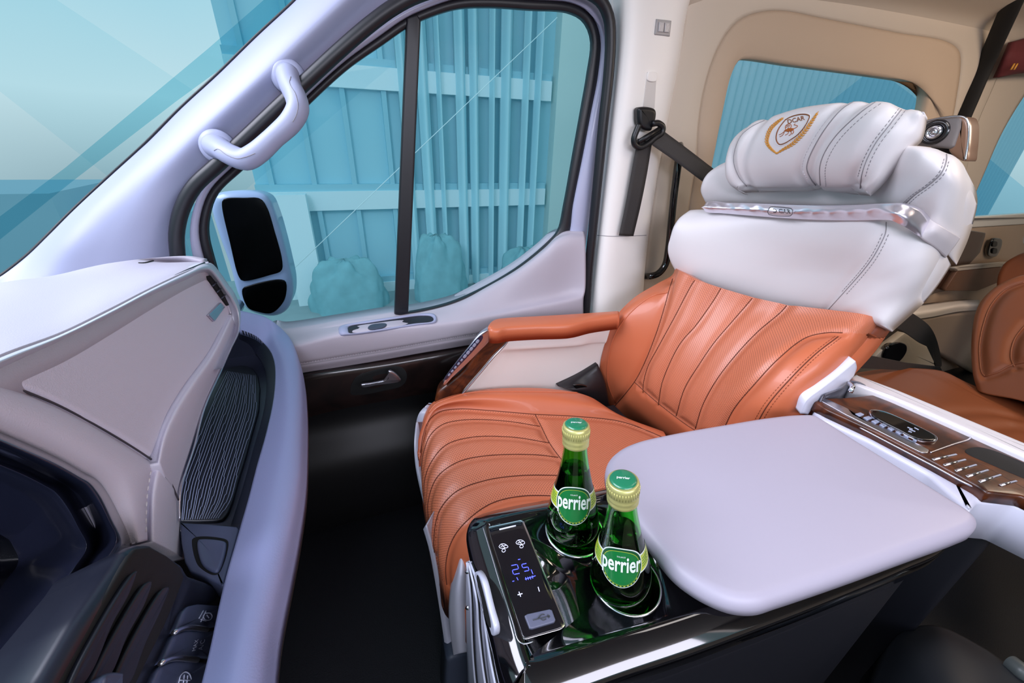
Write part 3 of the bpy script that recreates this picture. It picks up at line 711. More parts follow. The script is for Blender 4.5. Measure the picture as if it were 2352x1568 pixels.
tube('panel_joint', cast(bv_bp, [(1372, 540), (1400, 542), (1440, 542), (1484, 540)], .0003), .0009, seam_c, tB, n=5)
chn = on(bv_bp, [(1486, 165), (1508, 168), (1503, 250), (1476, 245)], .0008)
outline_slab('belt_height_channel', chn, mat('channel_cream', (212, 206, 202), .5), tB, nrm=(0, -1, 0), thick=.003, bev=.001, n=50, closed_smooth=False)
outline_slab('height_adjuster_cap', on(bv_bp, [(1486, 167), (1500, 165), (1507, 170), (1505, 186), (1485, 184)], .0045), cream_p, tB, nrm=(0, -1, 0), thick=.005, bev=.002, n=40)
sw_ = thing('roof_switch', P(1522, 63, 'Y', .92), 'grey double rocker switch high on the cream door pillar', 'switch')
outline_slab('switch_frame', on(bv_bp, [(1506, 44), (1540, 48), (1536, 84), (1502, 80)], .004), mat('switch_grey', (170, 166, 166), .4), sw_, nrm=(0, -1, 0), thick=.006, bev=.002, n=50, closed_smooth=False)
for q in ([(1510, 52), (1521, 53), (1519, 75), (1508, 74)], [(1523, 53), (1534, 54), (1532, 76), (1521, 75)]):
    outline_slab('rocker', on(bv_bp, q, .007), mat('rocker_grey', (196, 192, 192), .35), sw_, nrm=(0, -1, 0), thick=.004, bev=.0015, n=40, closed_smooth=False)

# seat belt on the pillar
sb = thing('seat_belt', P(1485, 300, 'Y', .9), 'dark grey seat belt hanging from the black guide on the cream pillar', 'seat belt')
def ribbon(name, a, b, m, par, th=.0015, n=30, sag=None):
    A = cr_eval(a, n); Bq = cr_eval(b, n); nrm = np.cross(A[1] - A[0], Bq[0] - A[0]); nrm /= np.linalg.norm(nrm)
    G = np.stack([A * (1 - t) + Bq * t for t in np.linspace(0, 1, 5)]); nn = face_eye(G, gnormals(G)); V, F = close_grid(G, -nn.mean((0, 1)), th)
    return MO(name, V, F, m, par)
ribbon('belt_webbing', PS('Y', .905, [(1465, 318), (1450, 400), (1437, 470), (1422, 541)]), PS('Y', .905, [(1498, 326), (1486, 400), (1472, 470), (1455, 542)]), webbing, sb)
ribbon('belt_webbing', [P(1482, 322, 'Y', .895), P(1540, 362, 'Y', .88), P(1612, 415, 'Y', .86), P(1700, 480, 'Y', .84)], [P(1518, 296, 'Y', .895), P(1580, 342, 'Y', .88), P(1640, 388, 'Y', .86), P(1730, 455, 'Y', .84)], webbing, sb)
outline_slab('belt_anchor', PS('Y', .895, [(1468, 262), (1470, 248), (1490, 245), (1508, 252), (1509, 270), (1502, 292), (1498, 300), (1478, 296), (1470, 285)]), black_p, sb, nrm=(0, -1, 0), thick=.02, bev=.008, n=60)
lp = PS('Y', .892, [(1468, 285), (1462, 300), (1456, 318), (1458, 332), (1470, 338), (1488, 330), (1505, 316), (1520, 305), (1522, 292), (1512, 283), (1498, 284)])
tube('belt_guide', cr_eval(lp, 50), .007, black_p, sb, n=10)
tube('guide_bar', [P(1466, 326, 'Y', .890), P(1514, 296, 'Y', .890)], .0055, black_p, sb, n=10)

# black grab rail beside the pillar
gr = tube('grab_rail', cr_eval([P(1560, 330, 'Y', .985), P(1562, 345, 'Y', .96), P(1557, 380, 'Y', .95), P(1548, 450, 'Y', .95), P(1541, 520, 'Y', .95), P(1535, 575, 'Y', .95), P(1528, 608, 'Y', .95), P(1512, 628, 'Y', .95), P(1494, 634, 'Y', .955), P(1478, 634, 'Y', .985)], 60), .0105, black_g)
tag(gr, 'gloss black bent grab rail between the door pillar and the seat back', 'rail')
mb = MB(); c0 = P(1508, 665, 'Y', .99); mb.box(c0, (.05, .01, .03)); 
o = mb.build('wall_vent', black_m, smooth=False); tag(o, 'small black vent at the foot of the wall behind the pillar', 'vent')

# ---------------------------------------------------------------- right hand side wall with rear window
YW = 1.0
hole = [(1630, 420), (1645, 330), (1658, 265), (1680, 170), (1696, 140), (1712, 135), (1830, 150), (1960, 167), (2080, 184), (2122, 191), (2129, 206), (2128, 235), (2112, 300), (2085, 420), (2060, 520), (1640, 520)]
sur = [(1568, 620), (1582, 480), (1600, 360), (1604, 290), (1616, 210), (1640, 130), (1672, 72), (1705, 42), (1750, 27), (1800, 25), (1900, 44), (2060, 75), (2180, 98), (2205, 122), (2206, 160), (2196, 230), (2178, 330), (2160, 450), (2140, 580), (2100, 700), (1600, 700)]
wr_ = thing('wall_right', (1.2, 1.0, 0), None, None, kind='structure')
ring_slab('window_surround', PS('Y', .975, sur), PS('Y', .975, hole), beige, wr_, thick=.03, n=220, bev=.003, mids=.004)
gp = poly_res(PS('Y', 1.0, hole), 80, True); c = gp.mean(0)
V = [*(gp + [0, .01, 0]), *(gp + [0, .014, 0])]; F = [tuple(range(80)), tuple(range(80, 160))[::-1]]
o = mesh_obj('window_2', V, F, clear, smooth=False); tag(o, kind='structure')
# outer moulding: from the surround outwards to the ceiling; built as a ring with a large outer outline
outer = [(1440, 900), (1470, 700), (1490, 540), (1520, 340), (1545, 180), (1570, 60), (1580, -20), (1600, -60), (1700, -60), (1850, -45), (2000, -25), (2150, 0), (2280, 25), (2330, 60), (2290, 180), (2240, 300), (2215, 430), (2195, 560), (2165, 760), (1900, 900), (1600, 960)]
ring_slab('side_moulding', PS('Y', .985, outer), PS('Y', .975, sur), beige_p, wr_, thick=.03, n=220, bev=.002, mids=.006)
# roof cove above
R = [rowm('Y', [(1560, 20, .985), (1700, 5, .985), (1900, 20, .985), (2100, 55, .985), (2300, 95, .985), (2500, 130, .985), (2800, 180, .985)]),
     rowm('Y', [(1560, -40, .94), (1700, -50, .94), (1900, -30, .94), (2100, 0, .94), (2300, 40, .94), (2500, 75, .94), (2800, 130, .94)]),
     rowm('Y', [(1560, -160, .80), (1700, -170, .80), (1900, -150, .80), (2100, -110, .80), (2300, -70, .80), (2500, -30, .80), (2800, 20, .80)])]
o, _ = patch('roof_cove', R, beige_p, wr_, 20, 60, .02, (0, 1, .5))
# body panel behind everything at Y 1.03 below sill level, and between the windows
mb = MB(); mb.box((2.06, 1.035, .40), (2.7, .04, .86)); mb.build('lower_wall', beige_p, wr_, smooth=False)
R = [rowm('Y', [(2330, -60, .99), (2275, 60, .99), (2225, 180, .99), (2190, 300, .99), (2200, 420, .99), (2190, 560, .99)]),
     rowm('Y', [(2600, -60, .985), (2500, 60, .985), (2390, 170, .985), (2310, 290, .985), (2260, 400, .985), (2215, 505, .985)])]
o, _ = patch('rear_pillar', R, beige_p, wr_, 12, 50, .03, (0, 1, 0))
ds = cr_eval([P(2352, -60, 'Y', .84), P(2328, 0, 'Y', .89), P(2295, 75, 'Y', .93), P(2262, 150, 'Y', .96), P(2230, 225, 'Y', .96), P(2203, 292, 'Y', .96), P(2190, 360, 'Y', .965)], 60)
tube('body_seal', ds, .024, mat('seal_black', (18, 16, 16), .8), wr_, n=12, sy=.5, up=(0, -1, 0))
w3 = PS('Y', 1.01, [(2460, 60), (2352, 225), (2310, 300), (2270, 380), (2235, 455), (2222, 495), (2352, 490), (2700, 475), (2800, 60)])
V = [*w3, *[q + [0, .004, 0] for q in w3]]; n9 = len(w3); F = [tuple(range(n9)), tuple(range(n9, 2 * n9))[::-1]]
o = mesh_obj('window_3', V, F, clear, smooth=False); tag(o, kind='structure')
sill = outline_slab('window_sill', PS('Y', .955, [(2208, 499), (2352, 490), (2600, 475), (2620, 500), (2352, 515), (2212, 524)]), mat('sill_white', (232, 226, 216), .4), wr_, nrm=(0, -1, .2), thick=.05, bev=.006, n=80, closed_smooth=False)
mbt = MB(); a = P(2205, 530, 'Y', .97); b_ = P(2700, 500, 'Y', .97); 
R = [rowm('Y', [(2195, 522, .965), (2352, 512, .965), (2600, 496, .965)]), rowm('Y', [(2185, 600, .94), (2352, 600, .94), (2600, 600, .94)]), rowm('Y', [(2100, 760, .93), (2352, 800, .93), (2600, 840, .93)]), rowm('Y', [(2050, 900, .93), (2352, 1000, .93), (2600, 1100, .93)])]
o, bv_rw = patch('side_panel', R, mat('rear_panel_beige', (184, 160, 138), .5), wr_, 30, 40, .03, (0, 1, 0))
outline_slab('dark_wood_panel', PS('Y', .925, [(2195, 533), (2235, 530), (2266, 535), (2252, 580), (2222, 612), (2247, 618), (2238, 665), (2180, 668), (2100, 680), (2060, 700), (2120, 600)]), mat('brown_panel', (64, 40, 30), .3, coat=.5), wr_, nrm=(0, -1, 0), thick=.02, bev=.004, n=80, closed_smooth=False)
outline_slab('shelf', PS('Y', .90, [(2196, 613), (2230, 607), (2304, 601), (2352, 600), (2352, 608), (2300, 612), (2200, 622)]), beige_p, wr_, nrm=(0, -1, .3), thick=.03, bev=.003, n=60, closed_smooth=False)
outline_slab('box_front', PS('Y', .905, [(2200, 622), (2300, 613), (2290, 650), (2245, 668), (2170, 668)]), mat('box_brown', (118, 84, 64), .5), wr_, nrm=(0, -1, 0), thick=.02, bev=.003, n=60, closed_smooth=False)
ps = thing('wall_switch', P(2287, 568, 'Y', .93), 'black oval switch pod on the rear side panel below the window sill', 'switch')
outline_slab('switch_plate', PS('Y', .925, [(2282, 550), (2296, 547), (2303, 552), (2300, 570), (2290, 588), (2276, 590), (2270, 584), (2273, 566)]), black_g, ps, nrm=(0, -1, 0), thick=.012, bev=.004, n=50)
for y in (561, 577): outline_slab('button', PS('Y', .92, [(2282, y - 5), (2291, y - 6), (2290, y + 4), (2281, y + 5)]), black_p, ps, nrm=(0, -1, 0), thick=.004, bev=.002, n=24)
# maroon curtain tab with a brass clasp at the top right
ct = thing('curtain_tab', P(2330, 140, 'Y', .94), 'dark red curtain gather with a brass clasp at the top right window', 'curtain')
R = [rowm('Y', [(2330, 96, .93), (2360, 88, .93), (2420, 70, .93)]), rowm('Y', [(2318, 125, .915), (2350, 125, .905), (2420, 118, .915)]), rowm('Y', [(2305, 155, .92), (2345, 158, .91), (2420, 162, .92)]), rowm('Y', [(2294, 178, .93), (2335, 170, .93), (2420, 165, .93)])]
patch('curtain_gather', R, mat('maroon_cloth', (92, 30, 34), .8, bump=.3, bscale=300), ct, 20, 20, .015, (0, 1, 0))
for dx in (0, 7): tube('clasp', [P(2322 + dx, 160, 'Y', .9), P(2330 + dx, 146, 'Y', .9)], .0025, gold, ct)

# ================================================================== dashboard
dash = thing('dashboard', (-.3, .5, .6), 'pale leather dashboard with chrome line, dark tray and black centre vent on the left', 'dashboard')
XF = -.235
def rx(x, pts): return [P(a, b, 'X', x) for a, b in pts]
def rm(pts): return [P(a, b, ax, v) for a, b, ax, v in pts]
sil = rm([(-160, 700, 'X', -.46), (0, 650, 'X', -.43), (120, 633, 'X', -.41), (241, 606, 'X', -.37), (362, 592, 'X', -.32), (430, 589, 'X', -.285), (470, 596, 'X', -.262)])
R = [rx(-.228, [(-160, 890), (0, 815), (138, 764), (250, 710), (344, 662), (430, 622), (479, 604)]),
     rx(-.25, [(-160, 850), (0, 785), (138, 735), (250, 682), (344, 640), (430, 610), (479, 601)]),
     rx(-.31, [(-160, 770), (0, 725), (138, 684), (250, 642), (344, 612), (425, 597), (476, 598)]),
     sil, [q + np.array([-.05, .03, -.035]) for q in sil], [q + np.array([-.10, .05, -.12]) for q in sil]]
o, bv_top = patch('top_pad', R, dash_top, dash, 60, 110, .05, (-.3, .2, -1))
tube('top_pad_slit', cast(bv_top, [(318, 604), (331, 604), (352, 599)], .0003), .0012, black_m, dash, n=6)
# side end of the pad towards the door
# chrome line
up_ = [(-160, 892), (0, 815), (138, 765), (250, 711), (344, 662), (430, 621), (470, 604), (488, 606), (506, 626), (524, 652), (541, 677), (552, 710), (551, 755), (532, 801), (511, 846)]
lo_ = [(-160, 926), (0, 848), (138, 784), (250, 729), (344, 680), (430, 641), (464, 626), (480, 628), (497, 648), (512, 670), (527, 692), (541, 718), (546, 752), (528, 801), (509, 846)]
md_ = [((a + c) / 2, (b + d) / 2) for (a, b), (c, d) in zip(up_, lo_)]
o, _ = patch('chrome_line', [rx(-.232, up_), rx(-.222, md_), rx(-.232, lo_)], line_silver, dash, 9, 160, .012, (-1, 0, 0))
tube('shadow_gap', cr_eval(rx(-.236, lo_[:8]), 80), .002, black_p, dash, n=6)
tube('shadow_gap', cr_eval(rx(-.232, [(a, b - 1) for a, b in up_[:7]]), 80), .0012, rubber, dash, n=6)
# upper leather panel, domed, with stitched right edge
ul = [(-160, 930), (-60, 882), (0, 852), (138, 789), (250, 735), (344, 686), (430, 646), (455, 636), (474, 638), (490, 655), (510, 683), (528, 712), (529, 722), (505, 765), (482, 808), (455, 846), (430, 880), (408, 914), (389, 949), (376, 980), (366, 1012), (360, 1040), (356, 1054), (345, 1050), (310, 1026), (275, 1004), (205, 964), (138, 928), (60, 894), (0, 872), (-60, 905), (-160, 950)]
opan, bvp = patch('leather_panel', coons([(-160, 932), (0, 853), (138, 790), (250, 736), (344, 687), (430, 647), (458, 637), (476, 640)], [(-160, 970), (-60, 905), (0, 873), (60, 894), (138, 928), (205, 964), (275, 1004), (320, 1033), (350, 1053)],
    [(-160, 932), (-160, 950), (-160, 970)], [(476, 640), (502, 672), (529, 715), (528, 726), (505, 765), (482, 808), (455, 846), (430, 880), (408, 914), (389, 949), (376, 980), (366, 1012), (350, 1053)], 'X', -.236, 30, 50), dash_l, dash, 90, 130, .03, (-1, 0, 0), roll=.006)
st1 = [(526, 730), (505, 769), (480, 810), (453, 850), (427, 886), (405, 918), (386, 952), (372, 984), (362, 1014), (355, 1044)]
# rolled side face next to the tray
Rr = [rx(-.2345, [(530, 718), (484, 808), (432, 881), (391, 949), (369, 1005), (358, 1058)]),
      rx(-.229, [(534, 728), (492, 815), (441, 892), (400, 962), (378, 1016), (366, 1068)]),
      rx(-.234, [(540, 745), (500, 832), (455, 915), (415, 1000), (393, 1060), (382, 1105)]),
      rx(-.244, [(549, 756), (509, 846), (467, 942), (440, 1025), (418, 1098), (408, 1146)])]
o, bvs = patch('side_roll', Rr, dash_l, dash, 24, 90, .03, (-1, .0, 0))
stitches('stitching', cast(bvp, [(x + 2, y - 2) for x, y in st1], .0004), thread_c, dash, ln=.005, gap=.003, r=.0007)
tube('chrome_edge', cr_eval(rx(-.240, [(551, 753), (530, 801), (510, 846), (468, 942), (445, 1030), (427, 1083), (415, 1120), (412, 1152), (413, 1197)]), 80), .0014, satin, dash, n=6)
# lower leather panel
top = [(-160, 800), (-60, 856), (0, 880), (138, 936), (275, 1012), (340, 1056), (352, 1068), (342, 1130), (340, 1180), (341, 1240)]
bot = [(-160, 925), (-60, 964), (0, 988), (138, 1050), (195, 1083), (212, 1092), (235, 1112), (268, 1170), (285, 1208), (302, 1250)]
mid = [((a + c) / 2, (b + d) / 2) for (a, b), (c, d) in zip(top, bot)]
t2 = [(a * .88 + c * .12, b * .88 + d * .12) for (a, b), (c, d) in zip(top, bot)]
o, bvl = patch('leather_panel', [rx(-.242, top), rx(-.234, t2), rx(-.232, mid), rx(-.238, bot)], dash_l, dash, 24, 110, .03, (-1, 0, 0))
Rr = [rx(-.238, [(354, 1064), (343, 1130), (341, 1180), (341, 1243)]), rx(-.232, [(368, 1080), (357, 1140), (355, 1190), (355, 1246)]),
      rx(-.236, [(395, 1115), (388, 1160), (388, 1215), (395, 1266)]), rx(-.246, [(409, 1146), (413, 1185), (415, 1230), (423, 1284)])]
o, bvc = patch('side_roll', Rr, dash_l, dash, 20, 50, .03, (-1, 0, 0))
stitches('stitching', cast(bvl, [(347, 1070), (337, 1130), (334, 1180), (334, 1235)], .0006), thread_c, dash, ln=.005, gap=.003, r=.0008)
tube('seam', cr_eval(rx(-.239, [(-160, 792), (-60, 848), (0, 876), (138, 932), (275, 1008), (350, 1057), (372, 1078), (392, 1108), (410, 1148)]), 100), .0010, mat('seam_dark_grey', (70, 66, 74), .8), dash, n=6)  # dark grey line along the panel seam
# badge
bp_ = [(480, 723), (508, 694), (518, 705), (494, 738)]
bd = outline_slab('badge', rx(-.232, bp_), satin, dash, nrm=(1, 0, .1), thick=.004, bev=.0012, n=60, closed_smooth=False)
text_on('badge_lettering', 'TRANSIT', obj_bvh(bd), (500, 714.5), (9.2, -9.2), (-7, -9), mat('engraving', (60, 62, 66), .5), dash, off=.0004)
# end air vent: dark mouth with upright blades
vm = [(476, 634), (484, 632), (500, 652), (515, 676), (527, 700), (524, 702), (508, 680), (490, 654)]
outline_slab('end_vent', rx(-.2325, vm), black_m, dash, nrm=(1, 0, 0), thick=.01, bev=.001, n=50, closed_smooth=False)
for t in (.2, .45, .7):
    a = np.array([482, 640]) * (1 - t) + np.array([522, 697]) * t
    tube('vent_blade', rx(-.2315, [tuple(a + (-1, 5)), tuple(a + (7, -3))]), .0012, charcoal, dash, n=6)
# black instrument hood and recess at lower left
b0_ = [(-160, 930), (-60, 968), (0, 992), (138, 1054), (198, 1088), (218, 1098), (238, 1118), (270, 1174), (300, 1250), (276, 1290), (174, 1420), (90, 1560), (40, 1640)]
b1_ = [(-160, 945), (-60, 984), (0, 1008), (130, 1066), (186, 1098), (205, 1110), (228, 1140), (252, 1190), (272, 1240), (250, 1285), (157, 1424), (66, 1562), (15, 1640)]
b2_ = [(-160, 958), (-60, 998), (0, 1022), (122, 1078), (172, 1106), (192, 1120), (218, 1155), (245, 1204), (258, 1242), (228, 1290), (135, 1432), (40, 1568), (-20, 1640)]
b3_ = [(-160, 990), (-60, 1030), (0, 1052), (100, 1105), (140, 1130), (165, 1150), (185, 1185), (200, 1225), (195, 1250), (160, 1300), (80, 1440), (-20, 1568), (-90, 1640)]
b4_ = [(a * .5 - 40, b * .5 + 680) for a, b in b3_]
hood_m = mat('hood_blue_black', (30, 33, 50), .22, coat=.6)
o, _ = patch('instrument_hood', [rx(-.238, b0_), rx(-.226, b1_), rx(-.232, b2_), rx(-.27, b3_), rx(-.33, b4_)], hood_m, dash, 50, 140, .02, (-1, 0, 0))
outline_slab('screen', rx(-.33, [(-300, 1000), (0, 1080), (120, 1150), (150, 1230), (60, 1420), (-60, 1640), (-300, 1640)]), mat('screen_glass', (8, 9, 16), .15, coat=.6), dash, nrm=(1, 0, 0), thick=.02, bev=.004, n=80)
# centre vent stack
vs = [(286, 1262), (302, 1250), (322, 1244), (348, 1244), (385, 1266), (422, 1292), (436, 1316), (475, 1330), (514, 1348), (528, 1366), (528, 1390), (514, 1453), (474, 1590), (455, 1660), (20, 1660), (95, 1560), (178, 1420), (270, 1290)]
cv = outline_slab('vent_stack', rx(-.195, vs), mat('stack_plastic', (26, 29, 42), .35), dash, nrm=(1, 0, .35), thick=.05, bev=.008, n=200, closed_smooth=False)
cav = [(296, 1274), (312, 1258), (345, 1254), (385, 1276), (414, 1300), (425, 1325), (408, 1370), (378, 1440), (338, 1520), (300, 1600), (100, 1620), (180, 1480), (250, 1350)]
outline_slab('vent_mouth', rx(-.1925, cav), black_m, dash, nrm=(1, 0, .3), thick=.01, bev=.002, n=90, closed_smooth=False)
for q in ([(304, 1316), (316, 1310), (300, 1360), (262, 1430), (215, 1540), (175, 1590), (160, 1580)],
          [(334, 1338), (350, 1336), (335, 1385), (295, 1460), (262, 1540), (225, 1590), (200, 1590)],
          [(374, 1350), (390, 1350), (372, 1400), (335, 1480), (305, 1560), (275, 1590), (255, 1580)]):
    outline_slab('vent_slat', rx(-.188, q), mat('slat_plastic', (20, 22, 32), .45), dash, nrm=(1, .3, .3), thick=.004, bev=.0015, n=60)
bm = mat('button_plastic', (72, 80, 106), .35)
bvv = None
btn = [[(455, 1386), (517, 1390), (503, 1436), (476, 1443), (432, 1439), (401, 1449), (420, 1403), (432, 1391)],
       [(399, 1457), (431, 1446), (476, 1450), (500, 1444), (481, 1511), (453, 1508), (403, 1507), (370, 1520)],
       [(366, 1530), (402, 1516), (453, 1519), (478, 1520), (458, 1600), (335, 1600)]]
bo = []
for q in btn: bo.append(outline_slab('climate_button', rx(-.1905, q), bm, dash, nrm=(1, 0, .35), thick=.006, bev=.0015, n=70, closed_smooth=False))
for q in ([(399, 1453), (415, 1445), (433, 1441), (476, 1445)], [(369, 1523), (386, 1515), (404, 1511), (454, 1515)]):
    tube('silver_toggle', cr_eval(rx(-.1875, q), 20), .0022, satin, dash, n=8)
icon = mat('icon_white', (196, 204, 230), .5)
bvv = obj_bvh(bo[1])
ex = (.27 * 13, -.96 * 13); ey = (-.95 * 13, .25 * 13)
text_on('button_lettering', 'A/C', bvv, (462, 1481), (ex[0] * 1.2, ex[1] * 1.2), (ey[0] * 1.2, ey[1] * 1.2), icon, dash)
text_on('button_lettering', 'MAX', bvv, (447, 1482), ex, ey, icon, dash)
def icon_lines(bv, segs, name, r=.0005, m=None, par=None, off=.0004):
    mb = MB()
    for s in segs:
        L = cast(bv, s, off, n=max(6, 4 * len(s)), smooth=len(s) > 2)
        if len(L) > 1: mb.tube(L, r, 5)
    if mb.v: return mb.build(name, m or icon, par)
bvv = obj_bvh(bo[0])
icon_lines(bvv, [[(470, 1408), (482, 1408), (486, 1415), (482, 1423), (470, 1423), (466, 1415), (470, 1408)], [(474, 1412), (479, 1419)], [(472, 1403), (460, 1428)], [(466, 1402), (456, 1420)], [(460, 1422), (472, 1426)]], 'button_symbol', par=dash)
bvv = obj_bvh(bo[2])
icon_lines(bvv, [[(409, 1568), (414, 1551), (424, 1543), (434, 1548), (438, 1560)], [(422, 1549), (420, 1568)], [(430, 1551), (428, 1568)], [(412, 1562), (436, 1562)]], 'button_symbol', par=dash)
outline_slab('vent_thumbwheel', rx(-.18, [(232, 1575), (238, 1552), (250, 1542), (280, 1540), (288, 1544), (280, 1600), (228, 1600)]), mat('thumbwheel', (70, 76, 98), .3), dash, nrm=(1, 0, .3), thick=.01, bev=.003, n=50)

# tray at the passenger side of the dashboard
tray = thing('dash_tray', (-.2, .6, .6), 'grey rimmed open tray with dark ribbed mat in front of the passenger seat', 'tray')
ZR = .69
ro = rm([(545, 712, 'Y', .99), (575, 718, 'Y', .985), (600, 724, 'Y', .98), (625, 737, 'Y', .96), (654, 762, 'Z', .685), (675, 798, 'Z', .685), (687, 853, 'Z', .685), (691, 920, 'Z', .685), (689, 1008, 'Z', .685), (683, 1095, 'Z', .685), (665, 1200, 'Z', .685), (645, 1290, 'Z', .685), (612, 1435, 'Z', .685), (594, 1568, 'Z', .685), (575, 1700, 'Z', .685)])
rc = rm([(547, 730, 'Y', .96), (575, 738, 'Y', .955), (600, 746, 'Y', .945), (618, 758, 'Y', .935), (640, 785, 'Z', .697), (655, 818, 'Z', .697), (662, 865, 'Z', .697), (664, 930, 'Z', .697), (656, 1010, 'Z', .697), (640, 1100, 'Z', .697), (618, 1200, 'Z', .697), (592, 1300, 'Z', .697), (560, 1440, 'Z', .697), (535, 1568, 'Z', .697), (510, 1700, 'Z', .697)])
ri = rm([(548, 756, 'Y', .93), (570, 763, 'Y', .925), (590, 773, 'Y', .915), (606, 788, 'Y', .90), (622, 808, 'Z', .688), (631, 835, 'Z', .688), (632, 880, 'Z', .688), (626, 930, 'Z', .688), (610, 1000, 'Z', .688), (590, 1070, 'Z', .688), (572, 1140, 'Z', .688), (552, 1210, 'Z', .688), (514, 1344, 'Z', .688), (480, 1500, 'Z', .688), (450, 1620, 'Z', .688)])
ru = [q + np.array([.004, 0, -.03]) for q in ro]; ru2 = [q + np.array([-.012, 0, -.075]) for q in ro]
o, bvr = patch('tray_rim', [ru, ro, rc, ri], mat('rim_leather', (156, 162, 206), .42, bump=.2, bscale=500), tray, 40, 160, .012, (0, 0, -1))
o, _ = patch('rim_underside', [ru, [(a + b) / 2 + np.array([.006, 0, 0]) for a, b in zip(ru, ru2)], ru2], mat('rim_side_brown', (46, 40, 40), .5), tray, 12, 100, .02, (-1, 0, 0))
# inner wall and floor
fl_ = rm([(545, 790, 'Z', .64), (565, 795, 'Z', .64), (585, 808, 'Z', .64), (600, 828, 'Z', .64), (610, 855, 'Z', .64), (612, 890, 'Z', .64), (608, 930, 'Z', .64), (598, 975, 'Z', .64), (582, 1030, 'Z', .64), (566, 1090, 'Z', .64), (548, 1150, 'Z', .64), (528, 1212, 'Z', .64)])
riw = ri[:12]
o, _ = patch('tray_wall', [riw, [(a + b) / 2 for a, b in zip(riw, fl_)], fl_], mat('tray_dark', (34, 37, 54), .4), tray, 14, 100, .01, (0, 0, -1))
fo = [(560, 770), (600, 800), (620, 850), (618, 930), (595, 1010), (560, 1130), (535, 1215), (400, 1215), (400, 1100), (430, 1000), (500, 800)]
outline_slab('tray_floor', PS('Z', .632, fo), mat('tray_dark', (1, 1, 1)), tray, nrm=(0, 0, 1), thick=.02, bev=.002, n=90)
mt_ = [(517, 850), (530, 842), (558, 838), (580, 845), (592, 862), (597, 890), (594, 940), (580, 990), (565, 1045), (548, 1100), (534, 1150), (522, 1180), (510, 1192), (495, 1196), (450, 1197), (408, 1196), (410, 1150), (425, 1100), (440, 1036), (470, 950), (495, 890)]
mo = outline_slab('tray_mat', PS('Z', .637, mt_), mat('mat_rubber', (20, 23, 36), .5), tray, nrm=(0, 0, 1), thick=.004, bev=.002, n=160, closed_smooth=False)
Lc = cr_eval([(409, 1194), (414, 1120), (443, 1036), (478, 942), (522, 852)], 120); Rc = cr_eval([(504, 1190), (530, 1150), (546, 1095), (575, 1000), (590, 940), (588, 862)], 120)
mbl = MB(); bvm = obj_bvh(mo)
for k in range(18):
    f0 = (k + .5) / 18; pts = []
    jg = 0; seg = []
    for i in range(120):
        if (i + 7 * k) % 30 == 7: jg = (jg + 1) % 2
        f = f0 + (.010 if jg else -.010)
        p2 = Lc[i] * (1 - f) + Rc[i] * f
        seg.append(P(p2[0], p2[1], 'Z', .6385))
    mbl.tube(seg, .0004, 4)
o = mbl.build('mat_ribs', mat('rib_grey', (150, 160, 192), .4), tray); o['kind'] = 'stuff'
# release panel with push button
pp = [(413, 1199), (480, 1203), (551, 1209), (533, 1270), (512, 1345), (470, 1325), (436, 1312), (424, 1290), (416, 1245)]
po = outline_slab('release_panel', PS('Z', .672, pp), mat('panel_blue_grey', (84, 92, 122), .4), tray, nrm=(0, 0, 1), thick=.03, bev=.002, n=90, closed_smooth=False)
bb = [(440, 1245), (442, 1236), (456, 1231), (520, 1238), (525, 1248), (509, 1306), (500, 1318), (489, 1320), (458, 1302), (448, 1285)]
outline_slab('button_well', PS('Z', .6725, bb), black_m, tray, nrm=(0, 0, 1), thick=.004, bev=.001, n=70)
bb2 = [(452, 1246), (455, 1238), (466, 1236), (516, 1242), (519, 1250), (505, 1302), (497, 1311), (488, 1311), (466, 1298), (456, 1276)]
outline_slab('release_button', PS('Z', .676, bb2), mat('panel_blue_grey', (1, 1, 1)), tray, nrm=(0, 0, 1), thick=.004, bev=.002, n=70, dome=-.0015)
# black lower dashboard behind the tray, down to the floor
lw = [q + np.array([-.02, 0, -.02]) for q in ru2]
R = [lw, [np.array([-.24, q[1], .40]) for q in lw], [np.array([-.34, q[1], .2]) for q in lw], [np.array([-.42, q[1], .0]) for q in lw]]
patch('lower_dashboard', R, black_m, dash, 20, 40, .01, (-1, 0, 0))
outline_slab('tray_end', PS('Y', .965, [(490, 735), (545, 745), (600, 775), (625, 815), (618, 880), (560, 900), (490, 900)]), mat('tray_dark', (1, 1, 1)), tray, nrm=(0, -1, 0), thick=.01, bev=.001, n=60)
mb = MB(); mb.box((-.50, .25, .50), (.16, 1.3, .5)); mb.build('dash_core', black_m, dash, smooth=False)

# ================================================================== passenger seat
seat = thing('passenger_seat', (.45, .57, 0), 'large reclined captain seat in tan and cream leather with a crest pillow', 'seat')
def ry(pts): return [P(a, b, 'Y', v) for a, b, v in pts]
